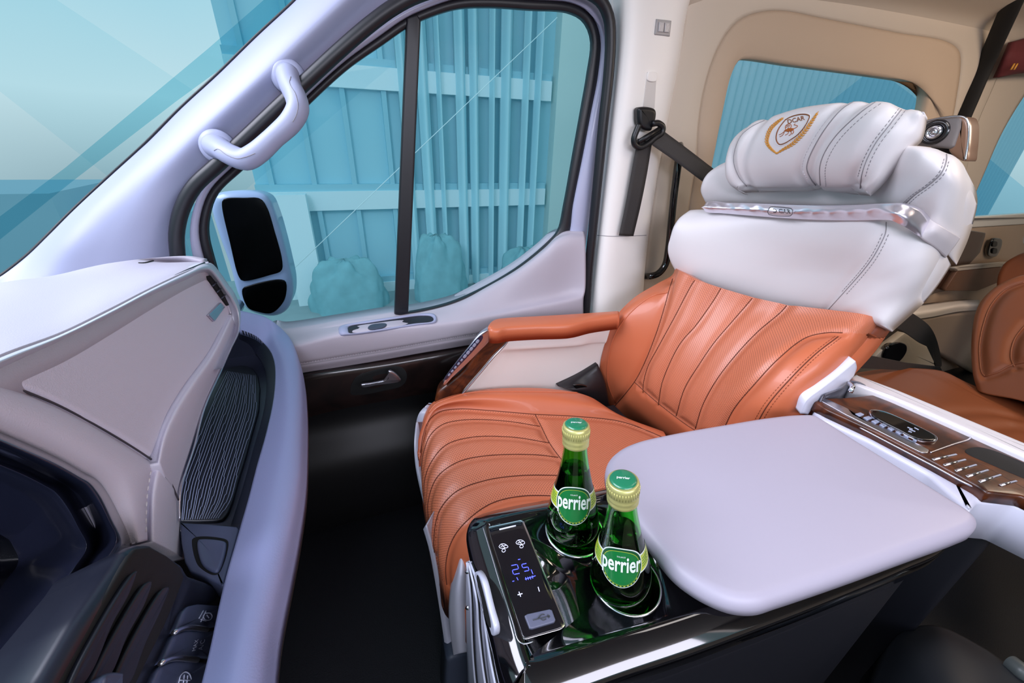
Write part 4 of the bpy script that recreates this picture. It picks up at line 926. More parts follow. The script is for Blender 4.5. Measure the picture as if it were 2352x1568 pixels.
# ---- cushion
ZC = .53
R = [rm([(1520, 985, 'Z', .50), (1412, 946, 'Z', .515), (1354, 906, 'Z', .53), (1278, 889, 'Z', .54), (1144, 887, 'Z', .545), (1067, 897, 'Z', .54), (1000, 914, 'Z', .53), (980, 935, 'Z', .515), (968, 975, 'Z', .49), (962, 1030, 'Z', .45), (968, 1100, 'Z', .40)]),
     rm([(1530, 1000, 'Z', .51), (1440, 962, 'Z', .525), (1380, 934, 'Z', .54), (1278, 914, 'Z', .552), (1144, 908, 'Z', .556), (1067, 914, 'Z', .553), (1010, 930, 'Z', .543), (984, 955, 'Z', .525), (968, 1000, 'Z', .50), (962, 1060, 'Z', .455), (970, 1130, 'Z', .40)]),
     rm([(1545, 1020, 'Z', .51), (1470, 985, 'Z', .518), (1410, 966, 'Z', .524), (1330, 957, 'Z', .528), (1227, 951, 'Z', .53), (1130, 943, 'Z', .53), (1052, 940, 'Z', .53), (1004, 950, 'Z', .525), (978, 985, 'Z', .51), (966, 1030, 'Z', .48), (970, 1100, 'Z', .42)]),
     rm([(1580, 1070, 'Z', .51), (1500, 1045, 'Z', .518), (1420, 1030, 'Z', .524), (1330, 1022, 'Z', .528), (1262, 1018, 'Z', .53), (1160, 1008, 'Z', .53), (1083, 1004, 'Z', .53), (1020, 1015, 'Z', .525), (985, 1048, 'Z', .505), (970, 1105, 'Z', .47), (976, 1180, 'Z', .40)]),
     rm([(1620, 1150, 'Z', .51), (1530, 1120, 'Z', .518), (1440, 1105, 'Z', .524), (1350, 1098, 'Z', .528), (1280, 1092, 'Z', .53), (1194, 1092, 'Z', .53), (1110, 1104, 'Z', .528), (1050, 1134, 'Z', .52), (1008, 1185, 'Z', .495), (992, 1235, 'Z', .46), (1000, 1290, 'Z', .41)]),
     rm([(1660, 1250, 'Z', .51), (1560, 1220, 'Z', .518), (1460, 1200, 'Z', .524), (1370, 1190, 'Z', .528), (1300, 1185, 'Z', .53), (1210, 1180, 'Z', .53), (1130, 1186, 'Z', .528), (1070, 1215, 'Z', .515), (1036, 1258, 'Z', .485), (1022, 1305, 'Z', .45), (1027, 1356, 'Z', .405)]),
     rm([(1700, 1330, 'Z', .53), (1590, 1290, 'Z', .535), (1490, 1270, 'Z', .54), (1400, 1260, 'Z', .54), (1320, 1250, 'Z', .54), (1230, 1240, 'Z', .54), (1160, 1240, 'Z', .535), (1110, 1252, 'Z', .525), (1076, 1285, 'Z', .50), (1058, 1325, 'Z', .46), (1050, 1375, 'Z', .41)]),
     rm([(1740, 1400, 'Z', .50), (1620, 1360, 'Z', .50), (1520, 1330, 'Z', .50), (1430, 1320, 'Z', .50), (1350, 1310, 'Z', .50), (1260, 1300, 'Z', .50), (1190, 1300, 'Z', .495), (1140, 1310, 'Z', .485), (1105, 1335, 'Z', .46), (1085, 1365, 'Z', .43), (1075, 1410, 'Z', .39)])]
g_far = [(1540, 1012), (1470, 982), (1418, 966), (1323, 956), (1227, 951), (1130, 943), (1052, 939), (1010, 946), (985, 966), (972, 1000), (966, 1040)]
g2 = [(1240, 979), (1163, 967), (1068, 964), (1016, 975), (988, 1000), (973, 1040), (968, 1080)]
g3 = [(1262, 1017), (1179, 1004), (1083, 1004), (1024, 1022), (990, 1062), (976, 1100), (974, 1140)]
g4 = [(1282, 1050), (1227, 1044), (1111, 1047), (1049, 1062), (1004, 1096), (984, 1150), (984, 1195)]
g5 = [(1320, 1092), (1194, 1092), (1111, 1104), (1046, 1130), (1009, 1174), (997, 1235), (1000, 1290)]
g6 = [(1420, 1150), (1300, 1140), (1190, 1140), (1120, 1160), (1057, 1212), (1033, 1254), (1024, 1300), (1027, 1350)]
g_c = [(1229, 952), (1243, 979), (1262, 1017), (1288, 1053), (1330, 1100), (1370, 1145)]
g_o = [(1330, 902), (1200, 899), (1080, 902), (1036, 914), (1000, 930), (985, 948)]
CL = [g_far, g2, g3, g4, g5, g6, g_c]
nb = [(1420, 1150), (1300, 1140), (1190, 1140), (1120, 1160), (1057, 1212), (1033, 1254), (1020, 1310), (1020, 1450), (1200, 1500), (1800, 1500), (1700, 1250)]
fb = g_far + [(940, 1040), (940, 850), (1600, 850), (1600, 1040)]
pl = [(1229, 951)] + [(1130, 943), (1052, 939), (1010, 946), (985, 966), (940, 1000), (940, 1400), (1024, 1350), (1033, 1254), (1057, 1212), (1120, 1160), (1190, 1140), (1300, 1140), (1368, 1143), (1330, 1100), (1288, 1053), (1262, 1017), (1243, 979)]
for k_, r in enumerate(R):
    for q in r: q[1] = max(q[1], (.0, .0, .0, .42, .40, .385, .372, .36)[k_])
o, bv_c = patch('cushion', R, orange, seat, 170, 200, .10, (0, 0, -1), roll=.018, edges='ud', lines=CL, puff=.007, pw=.011,
    regions=[('side_bolster', fb, orange, None), ('side_bolster', nb, orange, None), ('cushion_front', pl, orange_perf, 'perforated pleated leather'), ('cushion_centre', None, orange_perf, 'perforated flat leather')])
CO = o[-1]; CF = o[2]
for l in CL:
    L = cast(bv_c, l, .0003)
    if len(L) > 2: tube('seam', L, .0009, seam_o, CF, n=5)
tube('piping', cast(bv_c, g_o, .0006), .0016, orange, o[0], n=6)
stitches('stitching', cast(bv_c, [(1007, 1180), (1001, 1235), (1004, 1290), (1020, 1340)], .0005), thread_o, CF)
# white seat shell round the front
sh = mat('shell_grey', (190, 192, 208), .35, coat=.3)
R = [rm([(985, 925, 'Y', .80), (962, 950, 'Y', .79), (952, 1000, 'Y', .76), (953, 1060, 'Y', .70), (966, 1130, 'Y', .62), (985, 1200, 'Y', .55)]),
     rm([(995, 940, 'Y', .795), (970, 965, 'Y', .785), (960, 1010, 'Y', .75), (961, 1065, 'Y', .69), (973, 1130, 'Y', .61), (990, 1200, 'Y', .54)]),
     rm([(1020, 960, 'Y', .79), (990, 990, 'Y', .78), (980, 1030, 'Y', .74), (980, 1080, 'Y', .68), (990, 1140, 'Y', .60), (1005, 1210, 'Y', .53)])]
patch('front_shell', R, sh, seat, 14, 60, .03, (1, 0, -.3))
R = [ry([(972, 1215, .50), (985, 1260, .49), (1000, 1340, .48), (1014, 1430, .47), (1024, 1505, .46), (1030, 1570, .45)]), ry([(979, 1206, .495), (994, 1260, .485), (1010, 1340, .475), (1024, 1430, .465), (1034, 1500, .455), (1042, 1570, .445)]), ry([(986, 1208, .50), (1002, 1262, .49), (1022, 1345, .48), (1042, 1430, .47), (1054, 1500, .46), (1064, 1570, .45)])]
patch('base_shell', R, sh, seat, 14, 50, .04, (.6, .8, 0))
R = [ry([(1046, 1316, .41), (1036, 1350, .41), (1030, 1400, .41), (1032, 1450, .41), (1040, 1508, .41)]), ry([(1060, 1312, .39), (1056, 1350, .385), (1056, 1400, .385), (1058, 1450, .385), (1062, 1502, .39)]), ry([(1090, 1318, .40), (1094, 1350, .40), (1096, 1400, .40), (1098, 1450, .40), (1100, 1496, .40)])]
patch('base_cover', R, mat('cover_white', (214, 214, 230), .35, coat=.4), seat, 20, 50, .04, (.3, 1, 0), roll=.006)
outline_slab('base_foot', [P(x, y, 'Y', .43) for x, y in [(1027, 1517), (1040, 1510), (1074, 1502), (1130, 1510), (1135, 1640), (1020, 1640)]], mat('foot_grey', (62, 70, 86), .5), seat, nrm=(0, -1, 0), thick=.05, bev=.008, n=60, closed_smooth=False)
mb = MB(); mb.box((.40, .58, .20), (.44, .30, .39)); mb.build('pedestal', mat('pedestal_dark', (26, 27, 32), .5), seat, smooth=False)
mb = MB(); mb.box((.38, .59, .41), (.46, .32, .06)); mb.build('seat_pan', mat('pedestal_dark', (1, 1, 1)), seat, smooth=False)

# ---- backrest (tan leather)
R = [ry([(1600, 1040, .80), (1476, 1012, .80), (1412, 952, .80), (1390, 905, .80), (1378, 850, .80), (1387, 797, .80), (1403, 743, .80), (1452, 687, .80), (1508, 652, .80), (1545, 630, .80), (1560, 590, .80)]),
     ry([(1560, 1020, .765), (1478, 985, .765), (1424, 928, .765), (1408, 885, .765), (1404, 832, .765), (1414, 785, .765), (1432, 738, .765), (1474, 690, .765), (1518, 662, .765), (1550, 636, .765), (1570, 590, .765)]),
     ry([(1560, 1030, .71), (1496, 985, .71), (1450, 930, .71), (1446, 900, .715), (1462, 860, .715), (1482, 810, .71), (1498, 768, .71), (1515, 725, .71), (1530, 690, .71), (1553, 640, .71), (1580, 590, .71)]),
     ry([(1580, 1048, .66), (1528, 1006, .66), (1490, 960, .66), (1480, 915, .665), (1484, 880, .668), (1500, 830, .668), (1530, 770, .668), (1560, 718, .668), (1588, 672, .668), (1606, 640, .668), (1630, 590, .668)]),
     ry([(1630, 1080, .58), (1586, 1044, .58), (1552, 1005, .58), (1540, 962, .59), (1546, 920, .592), (1572, 865, .592), (1612, 800, .592), (1655, 745, .592), (1694, 700, .592), (1712, 660, .592), (1730, 600, .592)]),
     ry([(1690, 1110, .50), (1645, 1080, .50), (1610, 1045, .50), (1598, 1000, .51), (1608, 955, .512), (1640, 890, .512), (1692, 820, .512), (1745, 758, .512), (1790, 714, .512), (1812, 670, .512), (1840, 620, .512)]),
     ry([(1760, 1130, .43), (1712, 1105, .43), (1680, 1065, .43), (1666, 1010, .44), (1674, 960, .445), (1704, 890, .445), (1765, 815, .442), (1840, 765, .44), (1890, 728, .44), (1915, 690, .44), (1940, 640, .44)]),
     ry([(1840, 1130, .375), (1800, 1100, .375), (1770, 1055, .375), (1750, 1000, .38), (1760, 950, .38), (1800, 890, .38), (1860, 825, .38), (1925, 770, .385), (1968, 738, .385), (1990, 700, .39), (2010, 650, .39)]),
     ry([(1900, 1120, .36), (1880, 1080, .36), (1850, 1030, .36), (1838, 985, .36), (1850, 940, .36), (1874, 885, .36), (1926, 835, .365), (1966, 790, .37), (2000, 752, .375), (2030, 710, .38), (2050, 660, .38)]),
     ry([(1930, 1120, .37), (1905, 1080, .37), (1880, 1030, .37), (1868, 990, .37), (1880, 940, .37), (1896, 890, .37), (1944, 840, .375), (1984, 795, .38), (2016, 750, .385), (2050, 710, .39), (2070, 660, .39)])]
_ce = np.array([(1500, 600), (1543, 606), (1557, 620), (1600, 642), (1634, 655), (1730, 684), (1825, 703), (1894, 710), (1959, 716), (2028, 735), (2080, 720)], float)
def _clip_row(r):
    q = proj(np.array(r)); out = []
    for p_, (x, y) in zip(r, q):
        if y >= np.interp(x, _ce[:, 0], _ce[:, 1]) + 6: out.append(p_)
    # slide the end point along the removed stretch until it tucks 10 px under the cover
    nx = r[len(out)] if len(out) < len(r) else r[-1]; last = out[-1]
    best = nx
    for t in np.linspace(0, 1, 40):
        c = last * (1 - t) + nx * t; x, y = proj(c)
        best = c
        if y < np.interp(x, _ce[:, 0], _ce[:, 1]): break
    return out + [best]
R = [_clip_row(r) for r in R]
a_in = [(1412, 932), (1457, 877), (1479, 836), (1508, 763), (1527, 702), (1536, 669), (1545, 640)]
roll_t = [(1457, 877), (1500, 916), (1545, 952), (1590, 984), (1640, 1010)]
ga = [(1598, 640), (1588, 655), (1546, 734), (1510, 800), (1488, 842), (1478, 880), (1477, 902)]
gb = [(1660, 655), (1640, 688), (1600, 745), (1565, 785), (1540, 830), (1520, 882), (1512, 930)]
gc = [(1735, 675), (1720, 694), (1680, 740), (1640, 787), (1605, 838), (1572, 893), (1553, 955)]
gd = [(1812, 695), (1795, 715), (1740, 762), (1690, 815), (1646, 872), (1614, 930), (1597, 984)]
ge = [(1935, 764), (1900, 764), (1850, 776), (1790, 822), (1735, 880), (1685, 940), (1660, 990)]
pipe_f = [(1533, 672), (1498, 680), (1450, 716), (1414, 766), (1398, 823), (1397, 880), (1414, 925)]
BL = [a_in, roll_t, ga, gb, gc, gd, ge]
rf = [(1412, 932), (1457, 877), (1479, 836), (1508, 763), (1527, 702), (1536, 669), (1550, 600), (1300, 560), (1300, 1000), (1390, 960)]
rr = [(1412, 932), (1457, 877), (1500, 916), (1545, 952), (1590, 984), (1640, 1010), (1700, 1040), (1640, 1120), (1400, 1100), (1390, 960)]
rn = [(1935, 764), (1900, 764), (1850, 776), (1790, 822), (1735, 880), (1685, 940), (1655, 1000), (1650, 1200), (2100, 1200), (2100, 758), (1990, 766)]
o, bv_b = patch('backrest', R, orange, seat, 200, 200, .05, (1, 0, -.35), relax=500, roll=.0, lines=BL, puff=.007, pw=.011,
    regions=[('side_bolster', rf, orange, None), ('lumbar_roll', rr, orange, None), ('side_bolster', rn, orange, None), ('backrest_centre', None, orange_perf, 'perforated fluted leather')])
BC = o[-1]
for l in BL:
    L = cast(bv_b, l, .0003)
    if len(L) > 2: tube('seam', L, .0009, seam_o, BC, n=5)
tube('piping', cast(bv_b, pipe_f, .0006), .0016, orange, o[0], n=6)
ds1 = [(1932, 775), (1880, 815), (1820, 875), (1770, 935), (1738, 990)]; ds2 = [(1918, 772), (1866, 812), (1806, 870), (1754, 930), (1722, 985)]
for l in (ds1, ds2): stitches('stitching', cast(bv_b, l, .0004), thread_o, o[2], r=.0006)
tube('seam', cast(bv_b, [(1925, 773), (1873, 813), (1813, 872), (1762, 932), (1730, 988)], .0003), .0009, seam_o, o[2], n=5)

# ---- cream shoulder cover
R = [ry([(1534, 560, .83), (1531, 580, .83), (1543, 613, .825), (1560, 634, .81), (1600, 654, .78), (1640, 668, .74), (1730, 695, .66), (1825, 714, .56), (1894, 721, .48), (1959, 728, .42), (2028, 746, .37)]),
     ry([(1538, 535, .83), (1552, 565, .81), (1575, 600, .79), (1600, 622, .77), (1640, 640, .73), (1690, 655, .69), (1770, 676, .62), (1860, 690, .53), (1930, 696, .46), (1990, 700, .40), (2055, 722, .365)]),
     ry([(1544, 515, .83), (1572, 540, .80), (1610, 560, .77), (1650, 575, .735), (1700, 588, .69), (1760, 600, .64), (1840, 612, .57), (1925, 620, .485), (1990, 625, .42), (2045, 632, .375), (2100, 680, .36)]),
     ry([(1556, 498, .83), (1590, 512, .80), (1635, 524, .765), (1685, 534, .72), (1745, 543, .67), (1810, 549, .61), (1885, 555, .54), (1960, 560, .465), (2020, 565, .41), (2075, 575, .37), (2135, 638, .36)]),
     ry([(1576, 484, .83), (1605, 487, .80), (1650, 492, .765), (1705, 497, .71), (1768, 500, .65), (1835, 503, .59), (1910, 506, .52), (1980, 506, .45), (2036, 508, .40), (2090, 530, .37), (2168, 588, .365)])]
R = R + [[EYE + (q - EYE) * 1.05 for q in R[-1]]]
R = [[EYE + (q - EYE) * .972 for q in r] for r in R]
sc1 = [(2036, 510), (2034, 535), (2024, 558), (2006, 590), (1982, 622), (1938, 672), (1896, 718)]
def puffc(G):  # overall crown of the cover
    nu, nv = G.shape[:2]; u = np.linspace(-1, 1, nu)[:, None]; v = np.linspace(-1, 1, nv)[None]
    return .018 * (1 - u ** 2) * (1 - v ** 6)
o, bv_s = patch('shoulder_cover', R, cream_l, seat, 100, 150, .05, (.8, .1, -.35), roll=.012, relax=500, lines=[sc1], puff=.0025, pw=.006, extra=puffc)
SCV = o
tube('seam', cast(bv_s, sc1, .0003), .0007, seam_c, SCV, n=5)
for d in (-7, 7): stitches('stitching', cast(bv_s, [(x + d, y + (1 if d < 0 else 3)) for x, y in sc1[1:-1]], .0004), thread_g, SCV, r=.0005)

# ---- headrest wings (cream)
R = [ry([(1617, 467, .83), (1660, 468, .80), (1721, 470, .75), (1780, 471, .70), (1850, 472, .63), (1917, 473, .56), (1990, 473, .49), (2060, 473, .42), (2095, 482, .385), (2128, 512, .365), (2150, 545, .36), (2178, 580, .36)]),
     ry([(1604, 440, .83), (1650, 448, .80), (1710, 452, .755), (1780, 452, .695), (1850, 452, .63), (1920, 452, .56), (1995, 450, .485), (2065, 448, .415), (2108, 452, .375), (2145, 475, .355), (2175, 505, .35), (2202, 525, .355)]),
     ry([(1606, 420, .83), (1640, 420, .80), (1700, 420, .76), (1780, 415, .70), (1850, 410, .63), (1920, 405, .56), (2000, 398, .48), (2075, 398, .41), (2120, 405, .37), (2160, 425, .35), (2195, 450, .345), (2218, 470, .355)]),
     ry([(1615, 405, .83), (1650, 385, .81), (1700, 375, .77), (1780, 365, .70), (1850, 360, .63), (1920, 355, .56), (2000, 350, .48), (2080, 352, .41), (2128, 360, .37), (2165, 380, .35), (2200, 405, .345), (2226, 430, .36)]),
     ry([(1632, 393, .83), (1665, 370, .81), (1720, 350, .77), (1800, 340, .70), (1870, 335, .63), (1940, 330, .56), (2020, 328, .48), (2085, 329, .42), (2130, 332, .39), (2165, 341, .37), (2200, 360, .37), (2224, 400, .38)])]
sw1 = [(2076, 470), (2100, 448), (2135, 423), (2163, 396), (2174, 365), (2172, 342)]
R = [[EYE + (q - EYE) * 1.05 for q in R[0]]] + R
R = [[EYE + (q - EYE) * .978 for q in r] for r in R]
o, bv_h = patch('headrest', R, cream_l, seat, 90, 150, .06, (.8, .1, -.3), roll=.014, relax=400, lines=[sw1], puff=.0025, pw=.006)
HRV = o
tube('seam', cast(bv_h, sw1, .0003), .0007, seam_c, HRV, n=5)
for d in (-6, 6): stitches('stitching', cast(bv_h, [(x + d, y + (0 if d < 0 else 3)) for x, y in sw1[:-1]], .0004), thread_g, HRV, r=.0005)
# cream back shell closing the seat back between cover and wings
R = [ry([(2100, 530, .37), (2118, 548, .36), (2145, 566, .355), (2172, 590, .36)]), ry([(2120, 515, .37), (2140, 528, .355), (2165, 545, .35), (2192, 565, .355)]), ry([(2132, 500, .37), (2155, 515, .355), (2180, 530, .35), (2206, 545, .355)])]
R = [[EYE + (q - EYE) * .965 for q in r] for r in R]
patch('link_cover', R, mat('link_grey', (206, 200, 204), .45), seat, 14, 30, .04, (.8, .3, -.2))
mb = MB(); a = np.array([.72, .58, .62]); b_ = np.array([.93, .58, 1.08]); ax = b_ - a; L_ = np.linalg.norm(ax); ax /= L_
mb.box((a + b_) / 2 + np.array([.10, 0, -.02]), (.05, .30, L_ * .9), [np.array([ax[2], 0, -ax[0]]), np.array([0, 1, 0]), ax]); mb.build('back_shell', cream_p, seat)

# ---- chrome band with name badge
ub = [(1617, 473), (1623, 464), (1660, 466), (1721, 467), (1800, 470), (1880, 472), (1960, 471), (2030, 468), (2070, 469), (2098, 478), (2120, 495), (2130, 515), (2127, 538)]
lb = [(1616, 478), (1620, 486), (1660, 490), (1721, 495), (1800, 501), (1880, 505), (1960, 506), (2030, 505), (2052, 508), (2074, 519), (2092, 530), (2104, 538), (2112, 543)]
yb = [float(np.interp(x, (1576, 1605, 1650, 1705, 1768, 1835, 1910, 1980, 2036, 2090, 2168), (.83, .80, .765, .71, .65, .59, .52, .45, .40, .37, .365))) for x, y in ub]
mbn = [((a + c) / 2, (b + d) / 2) for (a, b), (c, d) in zip(ub, lb)]
rU = [P(x, y, 'Y', v) for (x, y), v in zip(ub, yb)]; rL = [P(x, y, 'Y', v) for (x, y), v in zip(lb, yb)]; rM = [P(x, y, 'Y', v - .0) + np.array([-.012, -.004, 0]) for (x, y), v in zip(mbn, yb)]
off_ = np.array([0, 0, 0]); rU, rM, rL = [[EYE + (q - EYE) * .955 for q in r] for r in (rU, rM, rL)]
dmp = []
for cx_, cy_, w_ in [(1640, 476, 12), (1672, 478, 13), (1705, 480, 14), (1738, 482, 12), (1850, 490, 14), (1885, 492, 16), (1925, 492, 18), (1968, 491, 20), (2010, 489, 18)]: dmp.append((cx_, cy_, w_))
def dimples(G):
    q = proj(G.reshape(-1, 3)).reshape(*G.shape[:2], 2); H = np.zeros(G.shape[:2])
    for x, y, w in dmp: H += -.0018 * np.exp(-(((q[..., 0] - x) / w) ** 2 + ((q[..., 1] - y) / 9) ** 2) ** 2)
    return H
o, bv_cb = patch('chrome_band', [[q + off_ for q in rU], [q + off_ for q in rM], [q + off_ for q in rL]], mat('band_chrome', (232, 230, 242), .32, .85), seat, 40, 300, .02, (1, .2, 0), extra=dimples)
bdg = [(1766, 484), (1770, 478), (1780, 477), (1808, 479), (1820, 481), (1824, 486), (1818, 492), (1800, 493), (1776, 491), (1768, 489)]
cbo = o
bo_ = outline_slab('name_badge', [np.array(q) for q in cast(bv_cb, bdg, .0025, smooth=False)], line_silver, seat, thick=.004, bev=.001, n=60)
tube('badge_rim', cr_eval([np.array(q) for q in cast(bv_cb, bdg, .0035, smooth=False)], 50, True), .0006, mat('engraving', (60, 62, 66), .5), seat, n=5, closed=True)
text_on('badge_lettering', 'D CAR', obj_bvh(bo_), (1795, 485), (13.5, .8), (-1, -13), mat('engraving', (1, 1, 1)), bo_, off=.0004, bold=.02)

# ---- head pillow with crest
pilw = thing('head_pillow', P(1870, 340, 'Y', .55), 'cream fluted head pillow with gold embroidered crest strapped to the headrest', 'pillow')
R = [ry([(1703, 437, .775), (1690, 433, .77), (1731, 430, .755), (1800, 429, .70), (1881, 428, .62), (1925, 431, .57), (1971, 434, .51), (1985, 435, .48)]),
     ry([(1676, 425, .79), (1700, 418, .77), (1745, 415, .74), (1810, 410, .68), (1880, 408, .61), (1935, 408, .55), (1985, 408, .50), (2012, 410, .46)]),
     ry([(1663, 405, .80), (1695, 385, .775), (1745, 376, .735), (1810, 368, .67), (1885, 362, .60), (1945, 360, .54), (2000, 358, .485), (2045, 370, .45)]),
     ry([(1662, 375, .81), (1697, 345, .78), (1748, 330, .735), (1815, 318, .67), (1890, 308, .60), (1958, 303, .54), (2022, 302, .48), (2078, 328, .44)]),
     ry([(1672, 338, .82), (1710, 305, .79), (1760, 290, .74), (1825, 275, .675), (1905, 262, .60), (1980, 258, .535), (2050, 262, .475), (2106, 300, .435)]),
     ry([(1690, 313, .83), (1725, 289, .80), (1765, 273, .75), (1830, 246, .685), (1915, 233, .605), (1995, 232, .54), (2070, 241, .475), (2118, 248, .435)])]
R = [[EYE + (q - EYE) * .925 for q in r] for r in R]
pg1 = [(1760, 275), (1728, 290), (1703, 311), (1688, 345), (1686, 375), (1697, 405), (1715, 427)]
pg2 = [(1775, 272), (1745, 305), (1722, 340), (1711, 370), (1712, 400), (1722, 428)]
pg3 = [(1968, 230), (1935, 250), (1895, 296), (1866, 345), (1855, 372), (1853, 388), (1862, 410), (1876, 428)]
pg4 = [(2010, 235), (1975, 260), (1920, 312), (1892, 355), (1883, 385), (1884, 425)]
pg5 = [(2075, 246), (2045, 285), (2012, 328), (1990, 370), (1979, 405), (1976, 432)]
def pill(G):
    nu, nv = G.shape[:2]; u = np.linspace(-1, 1, nu)[:, None]; v = np.linspace(-1, 1, nv)[None]
    return .022 * (1 - np.abs(u) ** 3) * (1 - np.abs(v) ** 4)
o, bv_p = patch('pillow_body', R, cream_l, pilw, 130, 190, .02, (.8, .1, -.3), roll=.012, relax=500, lines=[pg1, pg2, pg3, pg4, pg5], puff=.007, pw=.009, extra=pill)
PLW = o
for l in (pg1, pg3, pg4): tube('seam', cast(bv_p, l, .0003), .0009, seam_c, PLW, n=5)
stitches('stitching', cast(bv_p, [(x + 13, y + 3) for x, y in pg4], .0004), thread_g, PLW, r=.0005)
stitches('stitching', cast(bv_p, [(x - 10, y - 2) for x, y in pg3], .0004), thread_c, PLW, r=.0005)
tube('seam', cast(bv_p, pg5, .0003), .0008, seam_c, PLW, n=5)
for d in (-8, 8): stitches('stitching', cast(bv_p, [(x + d, y + (0 if d < 0 else 4)) for x, y in pg5[:-1]], .0004), thread_g, PLW, r=.0005)
# crest
def emb(x, y): return (1640 + x * .1361, 180 + y * .1361)
shd = [emb(*q) for q in ((1210, 700), (1290, 655), (1400, 622), (1500, 608), (1570, 615), (1612, 635), (1585, 720), (1540, 800), (1480, 880), (1400, 960), (1300, 1030), (1200, 1090), (1110, 1112), (1070, 1075), (1052, 1010), (1062, 930), (1100, 840), (1150, 770))]
crest = MB()
crest.tube(cast(bv_p, shd + shd[:1], .0006, n=90), .0008, 6, sx=1.3)
cso = crest.build('crest_shield', brown_t, pilw); cso['label'] = 'brown stitched shield outline'
s2 = [emb(*q) for q in ((1195, 695), (1290, 640), (1400, 605), (1500, 592), (1580, 600), (1630, 630), (1600, 730), (1555, 815), (1490, 900), (1410, 980), (1300, 1050), (1200, 1110), (1110, 1135), (1050, 1090), (1035, 1010), (1045, 920), (1085, 830), (1140, 755))]
tube('crest_border', cast(bv_p, s2 + s2[:1], .0004, n=90), .0007, mat('white_thread', (240, 238, 240), .6), PLW, n=5)
# laurel sprays: leaves of gold thread
def leafstrip(path, wid, name):
    pts = cr_eval([emb(*q) for q in path], 40); mb = MB()
    for k in range(0, 38, 2):
        a = pts[k]; t = pts[min(k + 2, 39)] - pts[max(k - 2, 0)]; t /= np.linalg.norm(t); nn = np.array([-t[1], t[0]])
        w = wid * math.sin(math.pi * (k + 2) / 42) ** .8
        for s in (-1, 1):
            b = a + t * 6 + nn * s * w; L = cast(bv_p, [tuple(a - t * 1.5), tuple((a + b) / 2 + nn * s * .6 * w * .4), tuple(b)], .0006, n=6)
            if len(L) == 6: mb.tube(L, np.array([.0003, .0010, .0013, .0012, .0008, .0002]), 5)
    L = cast(bv_p, [tuple(q) for q in pts], .0007, n=40)
    mb.tube(L, .0006, 5); return mb.build(name, gold, pilw)
leafstrip([(1060, 1265), (1180, 1190), (1320, 1110), (1440, 1000), (1560, 860), (1660, 720), (1765, 560)], 5.0, 'laurel_spray')
leafstrip([(1060, 1265), (970, 1190), (900, 1090), (905, 980), (960, 850), (1060, 750), (1180, 662)], 4.6, 'laurel_spray')
bvp2 = bv_p
text_on('crest_lettering', 'DCAR', bv_p, emb(1385, 705), (14.5, -3.6), (-3.0, -13.5), brown_t, pilw, off=.0008, bold=.015)
lion = [[(1240, 880), (1190, 895), (1160, 920), (1120, 945), (1100, 950)], [(1190, 895), (1180, 930), (1150, 965), (1110, 985)], [(1230, 890), (1260, 905), (1245, 935), (1205, 955)], [(1290, 890), (1310, 920), (1290, 950), (1265, 965)],
        [(1340, 870), (1345, 910), (1320, 940)], [(1340, 850), (1390, 830), (1415, 800), (1380, 790), (1350, 785), (1375, 765)], [(1210, 860), (1205, 820), (1225, 785), (1265, 770), (1300, 780), (1310, 810), (1290, 840)], [(1215, 830), (1240, 815), (1270, 820)], [(1225, 800), (1250, 792), (1285, 800)]]
mb = MB()
for s in lion: mb.tube(cast(bv_p, [emb(*q) for q in s], .0006, n=14), .00055, 5)
body = [[(1195, 885), (1240, 862), (1290, 848), (1350, 852)], [(1210, 878), (1250, 872), (1300, 862), (1345, 866)], [(1250, 845), (1275, 850), (1300, 872)], [(1215, 885), (1270, 884), (1320, 880)]]
for s in body: mb.tube(cast(bv_p, [emb(*q) for q in s], .0007, n=10), .0012, 5)
mb.build('crest_lion', mat('amber_thread', (176, 96, 34), .6), pilw)

# ---- speaker pod behind the headrest
pod = thing('headrest_speaker', P(2150, 300, 'Y', .46), 'grey and bronze speaker pod with round silver lens at the pillow corner', 'speaker')
XP = float(P(2148, 304, 'Y', .44)[0])
pf = rx(XP, [(2122, 281), (2128, 276), (2196, 268), (2206, 272), (2204, 295), (2190, 336), (2180, 342), (2100, 334), (2088, 324), (2104, 300)])
outline_slab('pod_face', pf, mat('pod_grey', (128, 120, 118), .5), pod, nrm=(-1, 0, 0), thick=.02, bev=.004, n=80, closed_smooth=False)
outline_slab('pod_side', rx(XP + .004, [(2200, 268), (2216, 270), (2223, 284), (2224, 310), (2221, 345), (2216, 370), (2178, 345), (2190, 320), (2204, 285)]), mat('bronze_side', (150, 112, 88), .3, coat=.5), pod, nrm=(-1, 0, 0), thick=.03, bev=.003, n=70)
tube('pod_rim', cr_eval(rx(XP - .002, [(2122, 279), (2160, 271), (2206, 267), (2219, 272), (2225, 290), (2223, 330), (2217, 368)]), 50), .0014, chrome, pod, n=6)
tube('pod_arm', cr_eval([P(2150, 310, 'X', XP) + np.array([.012, 0, 0]), P(2150, 318, 'X', XP) + np.array([.04, 0, -.02]), P(2150, 330, 'X', XP) + np.array([.07, .02, -.08]), np.array([.93, .50, .96])], 24), .014, black_p, pod)
c = P(2148, 304, 'X', XP); ax_ = np.array([-1.0, -.15, 0])
lathe('lens_bowl', [(0, .003), (.011, .003), (.013, .006), (.0175, .005), (.0185, 0), (.0185, -.01)], mat('lens_black', (30, 28, 30), .18, coat=.6), pod, ax=ax_, base=c)
lathe('lens_ring', [(.0055, .006), (.007, .010), (.009, .009), (.0105, .005)], chrome, pod, ax=ax_, base=c)
lathe('lens', [(0, .009), (.003, .0085), (.0052, .006)], chrome, pod, ax=ax_, base=c)

